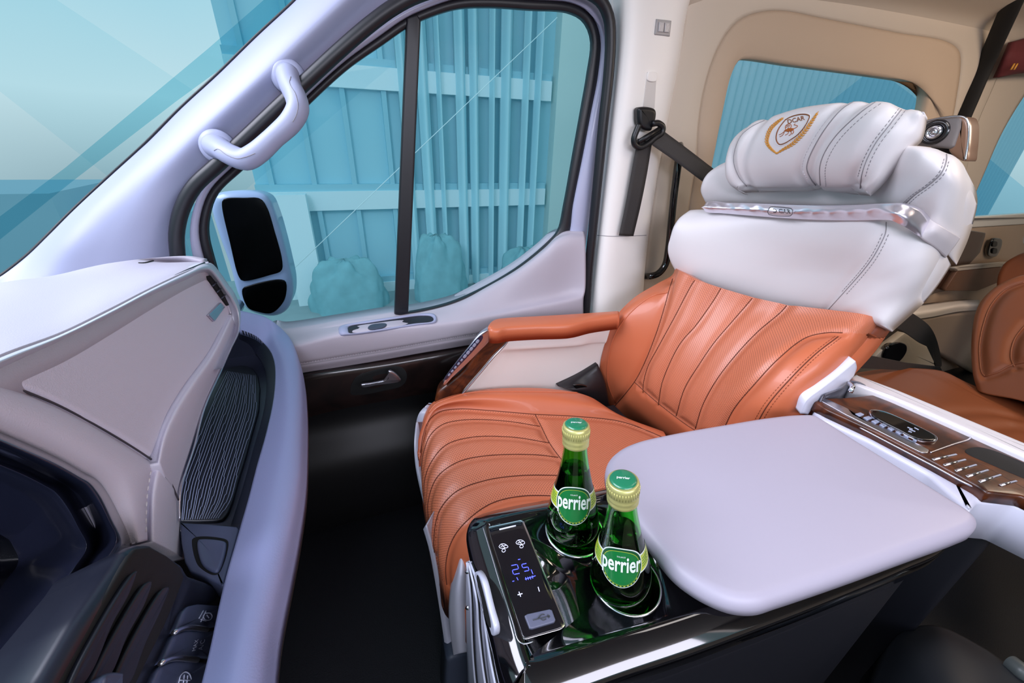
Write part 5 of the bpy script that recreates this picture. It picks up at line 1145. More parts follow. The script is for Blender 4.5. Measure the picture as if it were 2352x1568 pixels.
# ---- armrest by the door
arm = []
ay = .80
tops = [(1133, 735), (1150, 729), (1200, 726), (1300, 720), (1400, 713), (1470, 712), (1474, 735), (1440, 742), (1400, 744), (1352, 747), (1335, 758), (1300, 757), (1200, 767), (1150, 769), (1130, 764), (1120, 750)]
R = [PS('Z', .712, [(1120, 749), (1126, 738), (1138, 731), (1160, 728), (1230, 724), (1300, 720), (1380, 715), (1424, 712)]),
     PS('Z', .714, [(1120, 750), (1128, 744), (1142, 739), (1165, 737), (1230, 734), (1300, 730), (1380, 721), (1424, 718)]),
     PS('Z', .713, [(1120, 751), (1127, 750), (1142, 747), (1165, 745), (1230, 742), (1300, 738), (1370, 727), (1424, 722)]),
     PS('Z', .710, [(1120, 752), (1126, 757), (1142, 758), (1165, 754), (1230, 750), (1310, 747), (1360, 736), (1424, 727)])]
patch('armrest_pad', R, orange, seat, 40, 120, .026, (0, 0, -1), roll=.008)
# cream side panel under the pad
sp = [(1180, 764), (1240, 762), (1330, 756), (1380, 748), (1420, 742), (1500, 740), (1500, 960), (1420, 935), (1280, 905), (1160, 905), (1060, 915), (1052, 905), (1090, 870), (1130, 820), (1160, 785)]
R = [rm([(1180, 766, 'Y', .80), (1240, 762, 'Y', .80), (1330, 756, 'Y', .80), (1380, 748, 'Y', .80), (1420, 744, 'Y', .80), (1520, 738, 'Y', .80)]),
     rm([(1165, 780, 'Y', .795), (1240, 780, 'Y', .79), (1330, 774, 'Y', .79), (1370, 770, 'Y', .795), (1420, 766, 'Y', .80), (1520, 760, 'Y', .80)]),
     rm([(1155, 800, 'Y', .792), (1240, 798, 'Y', .785), (1330, 792, 'Y', .785), (1360, 786, 'Y', .795), (1420, 784, 'Y', .80), (1520, 780, 'Y', .80)]),
     rm([(1140, 815, 'Y', .802), (1240, 806, 'Y', .80), (1330, 800, 'Y', .80), (1370, 796, 'Y', .803), (1420, 796, 'Y', .805), (1520, 795, 'Y', .805)]),
     rm([(1110, 850, 'Y', .808), (1240, 850, 'Y', .806), (1330, 850, 'Y', .806), (1380, 850, 'Y', .808), (1430, 850, 'Y', .81), (1520, 850, 'Y', .81)]),
     rm([(1050, 920, 'Y', .81), (1240, 940, 'Y', .81), (1330, 950, 'Y', .81), (1400, 960, 'Y', .81), (1450, 970, 'Y', .81), (1520, 980, 'Y', .81)])]
patch('armrest_panel', R, cream_p, seat, 50, 70, .05, (0, 1, 0))
# burl post and control strip
wp = [(1125, 770), (1150, 769), (1177, 766), (1160, 790), (1130, 820), (1105, 850), (1070, 890), (1046, 922), (1000, 945), (1003, 905), (1030, 880), (1060, 855), (1100, 800)]
outline_slab('wood_post', rm([(x, y, 'Y', .79) for x, y in wp]), burl, seat, nrm=(-.3, -1, .1), thick=.05, bev=.006, n=110)
ce = [(1176, 766), (1163, 788), (1132, 822), (1106, 853), (1072, 893), (1048, 920)]
tube('chrome_strip', cr_eval(rm([(x, y, 'Y', .783) for x, y in ce]), 50), .0022, satin, seat, n=8)
cf = [(1100, 768), (1120, 757), (1130, 768), (1122, 785), (1100, 808), (1070, 838), (1040, 866), (1020, 885), (1016, 878), (1040, 842), (1070, 805)]
outline_slab('control_frame', rm([(x, y, 'Y', .783) for x, y in cf]), satin, seat, nrm=(-.5, -1, .2), thick=.03, bev=.003, n=90)
cp = [(1098, 774), (1106, 769), (1109, 776), (1096, 795), (1070, 824), (1045, 850), (1024, 873), (1020, 872), (1042, 840), (1072, 804)]
cpo = outline_slab('control_panel', rm([(x, y, 'Y', .7795) for x, y in cp]), mat('panel_navy', (24, 30, 58), .2, coat=.8), seat, nrm=(-.5, -1, .2), thick=.004, bev=.001, n=80)
key = mat('key_silver', (150, 156, 178), .3)
for t in np.linspace(.06, .94, 10):
    i = t * 5; q = np.array([1101, 779]) * (1 - t) + np.array([1027, 866]) * t; s = 5.2 if t < .5 else 3.6
    outline_slab('seat_button', rm([(q[0] + dx * s, q[1] + dy * s, 'Y', .7765) for dx, dy in ((-.9, .5), (.2, -.9), (.9, -.4), (-.1, .9))]), key, cpo, nrm=(-.5, -1, .2), thick=.002, bev=.0008, n=20)
# belt buckle tucked between cushion and backrest
mb = MB(); R = [rm([(1283, 888, 'Y', .79), (1330, 865, 'Y', .79), (1375, 838, 'Y', .79)]), rm([(1305, 895, 'Y', .77), (1350, 893, 'Y', .765), (1392, 880, 'Y', .775)]), rm([(1340, 905, 'Y', .77), (1370, 920, 'Y', .765), (1402, 932, 'Y', .775)]), rm([(1360, 915, 'Y', .775), (1390, 940, 'Y', .775), (1412, 955, 'Y', .78)])]
bk = thing('belt_buckle', P(1360, 900, 'Y', .78), 'black belt buckle cover tucked beside the far end of the seat cushion', 'buckle')
patch('buckle_cover', R, mat('buckle_black', (30, 30, 34), .35), bk, 24, 24, .02, (0, 1, 0), roll=.004)
outline_slab('buckle_button', rm([(1318, 884, 'Y', .768), (1345, 884, 'Y', .768), (1356, 896, 'Y', .768), (1330, 898, 'Y', .768)]), black_g, bk, nrm=(0, -1, .3), thick=.006, bev=.003, n=40)
# grey hinge cover on the near side of the backrest
R = [ry([(2026, 752, .40), (2012, 785, .40), (1990, 812, .39), (1972, 832, .39)]), ry([(2034, 754, .41), (2020, 790, .41), (1998, 818, .40), (1980, 838, .40)])]
R = [[EYE + (q - EYE) * .96 for q in r] for r in R]
patch('hinge_trim', R, mat('hinge_steel', (92, 104, 128), .25, metal=.6), seat, 8, 30, .02, (0, 1, 0))
R = [ry([(1965, 829, .37), (1925, 862, .37), (1885, 893, .37), (1852, 919, .37), (1838, 950, .37)]), ry([(1968, 845, .368), (1936, 872, .368), (1896, 900, .368), (1862, 924, .368), (1846, 950, .368)]), ry([(1962, 862, .37), (1944, 882, .37), (1908, 907, .37), (1874, 928, .37), (1856, 952, .37)])]
R = [[EYE + (q - EYE) * .95 for q in r] for r in R]
patch('side_shell', R, mat('cover_white', (1, 1, 1)), seat, 14, 40, .04, (.3, .6, 0))

# ================================================================== gloss black console between the seats
ZT = .672
con = thing('centre_console', (.4, .22, 0), 'gloss black console box with bottle wells, touch panel and white side grille', 'console')
top = [(1070, 1215), (1072, 1195), (1085, 1172), (1110, 1160), (1180, 1143), (1271, 1127), (1388, 1102), (1500, 1080), (1800, 1020), (1960, 1010), (2110, 1080), (2200, 1160), (2190, 1238), (2100, 1285), (1900, 1368), (1750, 1425), (1600, 1480), (1450, 1530), (1330, 1572), (1240, 1600), (1175, 1590), (1150, 1540), (1128, 1450), (1100, 1340)]
tp = PS('Z', ZT, top)
def body_from_outline(name, p, m, parent, levels, n=260, smooth_out=True):
    """solid standing on its outline: levels = (z, inset) from top lip down"""
    q = cr_eval(p, n, True); q[:, 2] = 0; t = np.roll(q, -1, 0) - np.roll(q, 1, 0); inn = np.cross([0, 0, 1.0], t); inn /= np.linalg.norm(inn, axis=1, keepdims=True)
    c = q.mean(0)
    if ((c - q) * inn).sum() < 0: inn = -inn
    rings = [q + inn * ins + np.array([0, 0, z]) for z, ins in levels]; V = np.concatenate(rings); F = []
    for r in range(len(rings) - 1):
        for i in range(n): F.append((r * n + i, r * n + (i + 1) % n, (r + 1) * n + (i + 1) % n, (r + 1) * n + i))
    F.append(tuple(range(n))[::-1]); F.append(tuple(range((len(rings) - 1) * n, len(rings) * n)))
    return MO(name, V, F, m, parent)
# cups: real wells cut through the top with a boolean
lv = [(.60, .008), (.636, .001), (.652, .0), (.657, .0008), (.660, .003), (.6680, .0185), (.6698, .0225), (.6705, .0255), (.6700, .028), (.668, .0295)]
tray_top = body_from_outline('gloss_top', tp, black_g, con, lv)
w2 = np.array([.226, .206]); w1 = np.array([.203, .281])
def cut(obj, cen, r, z0):
    v, f = lathe_geo([(0, z0), (r - .004, z0), (r, z0 + .006), (r, .70), (0, .70)], 64, base=(cen[0], cen[1], 0))
    c = mesh_obj('cutter', v, f, black_g); md = obj.modifiers.new('b', 'BOOLEAN'); md.object = c; md.operation = 'DIFFERENCE'; md.solver = 'EXACT'
    bpy.context.view_layer.update(); ev = obj.evaluated_get(bpy.context.evaluated_depsgraph_get()); me = bpy.data.meshes.new_from_object(ev)
    obj.modifiers.clear(); obj.data = me; bpy.data.objects.remove(c)
for w, r in ((w2, .0365), (w1, .0350)):
    cut(tray_top, w, r, .622)
    v, f = tube_geo([np.array([w[0] + math.cos(a) * r, w[1] + math.sin(a) * r, .6685]) for a in np.linspace(0, 2 * math.pi, 64, endpoint=False)], .0016, 8, closed=True)
    MO('well_rim', v, f, chrome, con)
tray_top.data.materials.clear(); tray_top.data.materials.append(black_g)
bvt = obj_bvh(tray_top)
# white lower body with slatted grille on the front face
lowo = [EYE + (q - EYE) * 1.0 for q in tp]
bodyl = body_from_outline('lower_body', tp, mat('console_dark_side', (20, 21, 28), .45), con, [(0.0, .02), (.1, .014), (.58, .012), (.602, .014)])
def panel_z(name, pts, m, z, th=.002, bev=.0008, par=con, n=80, sm=False, **k): return outline_slab(name, PS('Z', z, pts), m, par, nrm=(0, 0, 1), thick=th, bev=bev, n=n, closed_smooth=sm, **k)
pn = [(1117, 1214), (1122, 1209), (1196, 1193), (1203, 1196), (1299, 1431), (1296, 1440), (1285, 1446), (1207, 1468), (1198, 1464)]
panel_z('panel_surround', pn, chrome, .6692, .002, .0006, n=140)
pn2 = [(1119, 1216), (1124, 1211), (1194, 1196), (1200, 1198), (1295, 1430), (1292, 1437), (1283, 1442), (1209, 1464), (1201, 1461)]
pnl = panel_z('touch_panel', pn2, mat('panel_black', (7, 8, 16), .07, coat=1), .6698, .002, .0005, n=140)
tube('panel_hairline', cr_eval(PS('Z', .6702, [(1109, 1210), (1125, 1262), (1150, 1345), (1178, 1430), (1190, 1470), (1202, 1478), (1225, 1473)]), 60), .0007, satin, con, n=5)
bvt2 = obj_bvh(pnl)
ic = mat('panel_icon', (210, 210, 235), .4, emis=((200, 205, 245), .5)); led = mat('panel_led', (60, 70, 255), .4, emis=((80, 90, 255), 2.2))
def il(segs, name, m=ic, r=.00035): return icon_lines(bvt2, segs, name, r, m, pnl, .0003)
il([[(1146, 1255), (1150, 1250), (1158, 1249), (1165, 1253), (1167, 1256), (1158, 1259), (1148, 1258), (1146, 1255)], [(1150, 1255), (1163, 1252)], [(1152, 1250), (1160, 1258)], [(1153, 1263), (1158, 1260), (1161, 1264), (1157, 1268), (1153, 1266), (1153, 1263)]], 'cool_icon')
il([[(1185, 1246), (1189, 1241), (1197, 1240), (1204, 1244), (1205, 1248), (1197, 1250), (1187, 1249), (1185, 1246)], [(1189, 1247), (1201, 1243)], [(1191, 1241), (1198, 1249)], [(1194, 1254), (1198, 1251), (1202, 1254), (1199, 1258), (1194, 1257), (1194, 1254)]], 'heat_icon')
# seven segment style digits and bars in blue
def seg7(x, y, s, on_, sl=.28):
    u = np.array([s, -s * .2]); v = np.array([s * .45, s * 1.35]); o_ = np.array([x, y])
    p = {'a': (o_, o_ + u), 'b': (o_ + u, o_ + u + v / 2), 'c': (o_ + u + v / 2, o_ + u + v), 'd': (o_ + v, o_ + u + v), 'e': (o_ + v / 2, o_ + v), 'f': (o_, o_ + v / 2), 'g': (o_ + v / 2, o_ + u + v / 2)}
    return [[tuple(p[k][0] * .9 + p[k][1] * .1), tuple(p[k][1] * .9 + p[k][0] * .1)] for k in on_]
il(seg7(1173, 1299, 15, 'abdeg') + seg7(1198, 1296, 12, 'acdfg') + [[(1190, 1285), (1195, 1284)], [(1187, 1326), (1190, 1332)], [(1206, 1330), (1230, 1322)], [(1207, 1326), (1209, 1332)], [(1212, 1325), (1214, 1331)], [(1217, 1324), (1219, 1330)], [(1222, 1322), (1224, 1328)], [(1220, 1308), (1224, 1318)], [(1177, 1335), (1181, 1334)]], 'blue_readout', led, .0004)
il([[(1189, 1366), (1200, 1363)], [(1192, 1359), (1196, 1370)]], 'plus_mark', r=.0005)
il([[(1236, 1348), (1239, 1358)]], 'minus_mark', r=.0005)
il([[(1147, 1216), (1185, 1207)]], 'proximity_bar', mat('bar_white', (230, 230, 240), .4), .0009)
uc = [(1205, 1413), (1211, 1409), (1262, 1398), (1268, 1400), (1276, 1422), (1273, 1427), (1222, 1442), (1216, 1441)]
uco = panel_z('usb_flap', uc, mat('flap_grey', (96, 98, 118), .4), .6725, .004, .001)
icon_lines(obj_bvh(uco), [[(1224, 1424), (1260, 1415)], [(1234, 1421), (1243, 1412), (1250, 1411)], [(1240, 1420), (1247, 1424), (1254, 1421)], [(1257, 1412), (1262, 1415), (1259, 1419)]], 'usb_symbol', .0005, mat('engraving', (60, 62, 66), .5), uco)
# front grille: lavender slats with a pull slot
gm = mat('grille_lavender', (196, 198, 216), .35, coat=.3)
gxs = PS('Z', ZT, [(1070, 1215), (1128, 1450)])
# the front face runs from (1070,1300) down the near left of the photo; place it on the outline's X side
xg = .083
front = [(1073, 1300), (1082, 1300), (1092, 1322), (1105, 1352), (1122, 1410), (1133, 1455), (1150, 1530), (1175, 1600), (1100, 1660), (1078, 1600), (1072, 1500), (1070, 1400)]
R = [rx(.075, [(1071, 1290), (1070, 1360), (1071, 1440), (1073, 1520), (1076, 1600), (1080, 1700)]), rx(.078, [(1078, 1292), (1088, 1360), (1098, 1440), (1108, 1520), (1120, 1600), (1135, 1700)]), rx(.084, [(1088, 1300), (1112, 1365), (1136, 1440), (1158, 1520), (1180, 1600), (1205, 1700)])]
patch('grille_panel', R, gm, con, 16, 60, .02, (1, .1, 0))
for t0, t1 in ((.18, .22), (.40, .44), (.62, .66)):
    a = [(1071 + t0 * 17, 1292), (1071 + t0 * 60, 1370), (1071 + t0 * 75, 1450), (1072 + t0 * 95, 1530), (1076 + t0 * 120, 1620)]
    tube('grille_slat', cr_eval(rx(.0735, a), 30), .0022, gm, con, n=8)
    tube('slat_gap', cr_eval(rx(.0745, [(x + 3, y) for x, y in a]), 30), .0012, black_m, con, n=6)
for y in (1312, 1395): lathe('grille_clip', [(0, .004), (.002, .003), (.003, 0)], chrome, con, ax=(-1, 0, 0), base=P(1075, y, 'X', .073), n=16)
hs = [(1089, 1318), (1097, 1316), (1108, 1338), (1122, 1395), (1134, 1440), (1133, 1460), (1122, 1450), (1106, 1400), (1092, 1345)]
outline_slab('pull_frame', rx(.072, hs), gm, con, nrm=(-1, 0, 0), thick=.006, bev=.002, n=80)
hs2 = [(1094, 1325), (1099, 1324), (1112, 1370), (1126, 1430), (1126, 1442), (1118, 1430), (1103, 1375)]
outline_slab('pull_slot', rx(.0715, hs2), black_m, con, nrm=(-1, 0, 0), thick=.004, bev=.001, n=60)
# pale leather lid
pad = [(1393, 1077), (1398, 1052), (1419, 1029), (1459, 1009), (1550, 988), (1660, 969), (1760, 953), (1832, 946), (1871, 948), (1898, 962), (1960, 1001), (2060, 1062), (2170, 1130), (2235, 1170), (2253, 1189), (2247, 1207), (2214, 1223), (2100, 1264), (1950, 1318), (1797, 1369), (1744, 1384), (1690, 1380), (1643, 1363), (1600, 1340), (1555, 1306), (1500, 1240), (1440, 1165), (1405, 1115)]
lid = outline_slab('padded_lid', PS('Z', .70, pad), pad_l, con, nrm=(0, 0, 1), thick=.022, bev=.013, n=240, dome=.004, steps=8, inner=10)
# pocket shaped recess lines of the gloss top beside the lid
sk = PS('Z', .668, [(1500, 1290), (1560, 1340), (1640, 1400), (1600, 1440), (1520, 1400), (1480, 1350)])

# ================================================================== bottles
glassg = bpy.data.materials.new('green_glass'); glassg.use_nodes = True
b = glassg.node_tree.nodes['Principled BSDF']; b.inputs['Base Color'].default_value = (*s2l((120, 232, 112)), 1); b.inputs['Transmission Weight'].default_value = 1; b.inputs['Roughness'].default_value = .01; b.inputs['IOR'].default_value = 1.5
liq = bpy.data.materials.new('water'); liq.use_nodes = True
b = liq.node_tree.nodes['Principled BSDF']; b.inputs['Base Color'].default_value = (*s2l((110, 205, 110)), 1); b.inputs['Transmission Weight'].default_value = 1; b.inputs['Roughness'].default_value = 0; b.inputs['IOR'].default_value = 1.33
cap_g = mat('cap_green', (30, 120, 84), .3, coat=.5); cap_y = mat('cap_gold', (206, 200, 128), .35, metal=.5)
lab_g = mat('label_green', (18, 110, 52), .35, coat=.3); lab_y = mat('label_lime', (176, 190, 58), .4, coat=.3); lab_w = mat('label_silver', (222, 230, 224), .4)
lab_d = mat('label_dark_green', (10, 74, 40), .4)
def prof_r(z):  # outer radius of the bottle at height z
    return float(np.interp(z, BZ, BR))
BZ = [0, .003, .012, .03, .05, .068, .085, .105, .125, .145, .160, .172, .180]; BR = [.020, .0265, .0305, .0325, .0328, .0315, .0285, .0240, .0195, .0158, .0138, .0132, .0132]
zz = np.linspace(0, .180, 70); sm = cr_eval([(r, z, 0) for r, z in zip(BR, BZ)], 90)
def bottle(base, topp, face, label, lvl):
    base = np.array(base, float); ax = np.array(topp, float) - base; ax /= np.linalg.norm(ax)
    t = thing('glass_bottle', base, label, 'bottle', 'green mineral water bottles in the console wells')
    out = [(0, .002)] + [(float(a[0]), float(a[1])) for a in sm]
    inn = [(max(float(a[0]) - .0022, .001), float(a[1])) for a in sm[::-1] if a[1] > .006] + [(0, .0065)]
    v, f = lathe_geo(out + inn, 64, ax, base); MO('bottle_glass', v, f, glassg, t)
    li = [(0, .0068)] + [(float(a[0]) - .0021, float(a[1])) for a in sm if .007 < a[1] < lvl] + [(0, lvl)]
    v, f = lathe_geo(li, 64, ax, base); MO('bottle_water', v, f, liq, t)
    # crown cap with screw skirt
    cp_ = [(.0138, .168), (.0150, .169), (.0152, .172), (.0146, .1735), (.0152, .175), (.0152, .178), (.0146, .1795), (.0153, .181), (.0153, .1905), (.0146, .1935), (.0125, .195), (.0125, .186)]
    v, f = lathe_geo(cp_, 72, ax, base); cp = MO('cap_skirt', v, f, cap_y, t)
    v, f = lathe_geo([(.0126, .1948), (.0118, .1962), (.0100, .1968), (0, .1970)], 48, ax, base); ct_ = MO('cap_top', v, f, cap_g, t)
    x = np.cross(ax, face); x /= np.linalg.norm(x); fy = np.cross(x, ax)      # label faces -fy .. use basis
    fdir = np.array(face, float) - ax * np.dot(face, ax); fdir /= np.linalg.norm(fdir); side = np.cross(ax, fdir)
    mb = MB()
    for k in range(36):
        a = 2 * math.pi * k / 36; d = fdir * math.cos(a) + side * math.sin(a); mb.tube([base + ax * .182 + d * .0152, base + ax * .1895 + d * .0154], .0005, 4)
    o = mb.build('cap_knurl', cap_y, cp); o['kind'] = 'stuff'
    v2, f2 = text_geo('perrier', .0042, .0001); vv = []
    for px_, py_, _ in v2: vv.append(base + ax * .1972 + side * px_ * 1.0 - fdir * (-py_) * -1.0)
    MO('cap_lettering', vv, f2, lab_w, ct_, smooth=False)
    # label geometry mapped round the cone: s = arc distance, h = height
    def on_b(s, h, off=.0004):
        r = prof_r(h) + off; a = s / r; d = fdir * math.cos(a) + side * math.sin(a); return base + ax * h + d * r
    def shape(name, poly, m, off, par=None):
        # fill by a polar fan from the centroid, rings follow the curved glass
        p = poly_res(poly, 72, True); c = p.mean(0); V = []; F = []; K = 7
        for k in range(1, K + 1):
            for q in c + (p - c) * k / K: V.append(on_b(q[0], q[1], off))
        V.append(on_b(c[0], c[1], off)); n_ = 72
        for i in range(n_): F.append((i, (i + 1) % n_, len(V) - 1))
        for k in range(K - 1):
            for i in range(n_): F.append((k * n_ + i, (k + 1) * n_ + i, (k + 1) * n_ + (i + 1) % n_, k * n_ + (i + 1) % n_))
        return MO(name, V, F, m, par or t)
    hc = .102
    circ = lambda r, sx=1.0: [(math.cos(a) * r * sx, hc + math.sin(a) * r) for a in np.linspace(0, 2 * math.pi, 60, endpoint=False)]
    for s in (-1, 1):
        band = [(s * .012, hc + .0125), (s * .022, hc + .0100), (s * .034, hc + .0085), (s * .048, hc + .0075), (s * .048, hc - .0085), (s * .034, hc - .0100), (s * .022, hc - .0100), (s * .012, hc - .0125)]
        BE = shape('label_band', band, lab_w, .0003)
        b2 = [(a, hc + (h - hc) * .84) for a, h in band]; shape('band_fill', b2, lab_y, .00045, BE)
        for k in range(4):
            hh = hc + .004 - k * .0028
            tb = [on_b(s * q, hh, .0006) for q in np.linspace(.024, .034, 8)]; 
            tube('band_print', tb, .0003, lab_g, BE, n=4)
    LB = shape('label', circ(.0228), lab_w, .0006); shape('label_ring', circ(.0219), lab_d, .0008, LB); shape('label_hairline', circ(.0196), lab_y, .0009, LB); shape('label_disc', circ(.0192), lab_g, .001, LB)
    v2, f2 = text_geo('perrier', .0140, .00028); w = v2[:, 0].max() - v2[:, 0].min(); sc = .041 / w
    vv = [on_b(x_ * sc, hc + .0035 + y_ * 1.75 + .0022 * math.cos(x_ * sc / .0175 * 1.4) - .001, .0017) for x_, y_, _ in v2]
    MO('label_wordmark', vv, f2, lab_w, LB, smooth=False)
    v2, f2 = text_geo('SOURCE', .0022, 0); MO('label_small_word', [on_b(x_, hc + .0135 + y_, .0013) for x_, y_, _ in v2], f2, lab_w, LB, smooth=False)
    arc = [on_b(math.cos(a) * .0205, hc + math.sin(a) * .0205, .001) for a in np.linspace(math.pi * 1.2, math.pi * 1.8, 22)]
    mb = MB()
    for i in range(0, 21, 2): mb.tube(arc[i:i + 2], .0004, 4)
    o = mb.build('label_arc_print', lab_y, LB); o['kind'] = 'stuff'
    return t
t2 = P(1432, 1078, 'D', .372); b2_ = np.array([.226, .206, .6225])
t2 = b2_ + (t2 - b2_) / np.linalg.norm(t2 - b2_) * .2
def facing(base): 
    d = EYE - np.array(base); return d / np.linalg.norm(d)
f2_ = facing(b2_ + [0, 0, .1]) + np.array([.04, 0, 0])
bottle(b2_, t2, f2_, 'green glass water bottle standing nearer the armrest lid, in front of the other', .128)
t1 = P(1323, 992, 'D', .452); b1_ = np.array([.203, .281, .6225])
t1 = b1_ + (t1 - b1_) / np.linalg.norm(t1 - b1_) * .2
bottle(b1_, t1, facing(b1_ + [0, 0, .1]) + np.array([.04, 0, 0]), 'green glass water bottle at the back, nearer the tan seat cushion', .140)

# ================================================================== rear wood console
rc_ = thing('rear_armrest_console', (.95, .28, 0), 'burl wood topped console behind the pale lid with screen capsule and silver ridges', 'console')
ZW = .70
wt = [(1872, 922), (1880, 914), (1940, 912), (2008, 905), (2050, 922), (2150, 965), (2352, 1050), (2560, 1140), (2560, 1240), (2352, 1140), (2268, 1130), (2248, 1115), (2150, 1062), (2010, 990), (1900, 940)]
wtp = PS('Z', ZW, wt)
outline_slab('wood_top', wtp, burl, rc_, nrm=(0, 0, 1), thick=.018, bev=.004, n=200, closed_smooth=False)
bodyp = [q + np.array([.004, .004, 0]) for q in PS('Z', ZW, [(1880, 930), (1945, 915), (2008, 910), (2352, 1054), (2560, 1150), (2560, 1235), (2352, 1145), (2270, 1138), (2250, 1160), (2150, 1075), (2010, 1000), (1900, 950)])]
outline_slab('console_body', [q - np.array([0, 0, .016]) for q in bodyp], mat('body_white', (206, 206, 222), .4), rc_, nrm=(0, 0, 1), thick=.07, bev=.006, n=160, closed_smooth=False)
outline_slab('console_base', [(q - np.mean(bodyp, axis=0)) * [.95, .72, 1] + np.mean(bodyp, axis=0) - np.array([0, -.02, .088]) for q in bodyp], mat('console_dark_side', (1, 1, 1)), rc_, nrm=(0, 0, 1), thick=.58, bev=.002, n=120, closed_smooth=False)
rail = PS('Z', .71, [(1953, 863), (1966, 858), (2060, 893), (2150, 930), (2352, 1014), (2560, 1100), (2560, 1135), (2352, 1044), (2150, 955), (2050, 912), (1962, 879)])
outline_slab('white_rail', rail, mat('rail_white', (226, 222, 226), .35, coat=.3), rc_, nrm=(0, 0, 1), thick=.06, bev=.006, n=140, closed_smooth=False)
sst = [(1886, 920), (1892, 915), (1905, 918), (1948, 938), (1960, 952), (2080, 1004), (2134, 1032), (2131, 1040), (2115, 1038), (2000, 980), (1940, 950)]
panel_z('silver_strip', sst, satin, ZW + .002, .003, .0008, rc_, 110)
bx = [(1952, 936), (2000, 938), (2232, 1000), (2136, 1036), (2080, 1012), (1962, 956)]
tube('recess_line', cr_eval(PS('Z', ZW + .001, [(2232, 999), (2226, 1008), (2190, 1020), (2137, 1039)]), 40), .0012, satin, rc_, n=6)
for k in range(8):
    t = k / 7; x = 1972 + t * 130; y = 950 + t * 57
    panel_z('silver_key', [(x - 7, y - 1), (x + 4, y - 4), (x + 14, y + 1), (x + 3, y + 5)], key, ZW + .004, .004, .001, rc_, 24)
cpz = [(1996, 944), (2004, 939), (2030, 943), (2085, 966), (2150, 999), (2155, 1007), (2146, 1012), (2110, 1008), (2060, 984), (2004, 955)]
panel_z('capsule_rim', cpz, chrome, ZW + .007, .008, .002, rc_, 90, True)
cc = np.mean(cpz, axis=0); cpo2 = panel_z('capsule_screen', [tuple(cc + (np.array(q) - cc) * .93) for q in cpz], black_g, ZW + .009, .003, .001, rc_, 90, True)
icon_lines(obj_bvh(cpo2), [[(2084, 981), (2096, 986)], [(2088, 986), (2102, 991)], [(2100, 982), (2110, 987)], [(2086, 990), (2094, 993)]], 'screen_text', .0006, icon, rc_)
rid = [((2142, 1055), (2196, 1043)), ((2168, 1068), (2217, 1055)), ((2194, 1081), (2242, 1067)), ((2220, 1094), (2269, 1079)), ((2249, 1106), (2298, 1090)), ((2297, 1114), (2334, 1104))]
for a, b_ in rid: tube('chrome_ridge', PS('Z', ZW + .001, [a, b_]), .0017, chrome, rc_, n=8, sx=.6)
panel_z('grip_slot', [(2218, 1038), (2245, 1026), (2280, 1033), (2352, 1062), (2420, 1095), (2420, 1120), (2352, 1097), (2280, 1067)], black_m, ZW + .0008, .002, .0006, rc_, 80, True)
tube('wood_edge_line', cr_eval(PS('Z', ZW - .006, [(1878, 930), (2010, 1000), (2150, 1073), (2235, 1117), (2262, 1120)]), 60), .0015, satin, rc_, n=6)
# grey bracket joining seat side and console
R = [rm([(1880, 918, 'Z', .70), (1930, 900, 'Z', .70), (1962, 882, 'Z', .70), (2010, 905, 'Z', .70)]), rm([(1895, 905, 'Z', .715), (1935, 890, 'Z', .715), (1960, 874, 'Z', .715), (2030, 908, 'Z', .702)]), rm([(1915, 895, 'Z', .70), (1940, 880, 'Z', .70), (1965, 872, 'Z', .70), (2050, 912, 'Z', .70)])]
patch('grey_bracket', R, mat('bracket_grey', (110, 110, 122), .35), rc_, 14, 40, .04, (0, 0, -1))
tube('chrome_latch', cr_eval([P(1950, 880, 'Z', .725), P(1958, 890, 'Z', .73), P(1952, 900, 'Z', .722)], 12), .004, chrome, rc_)

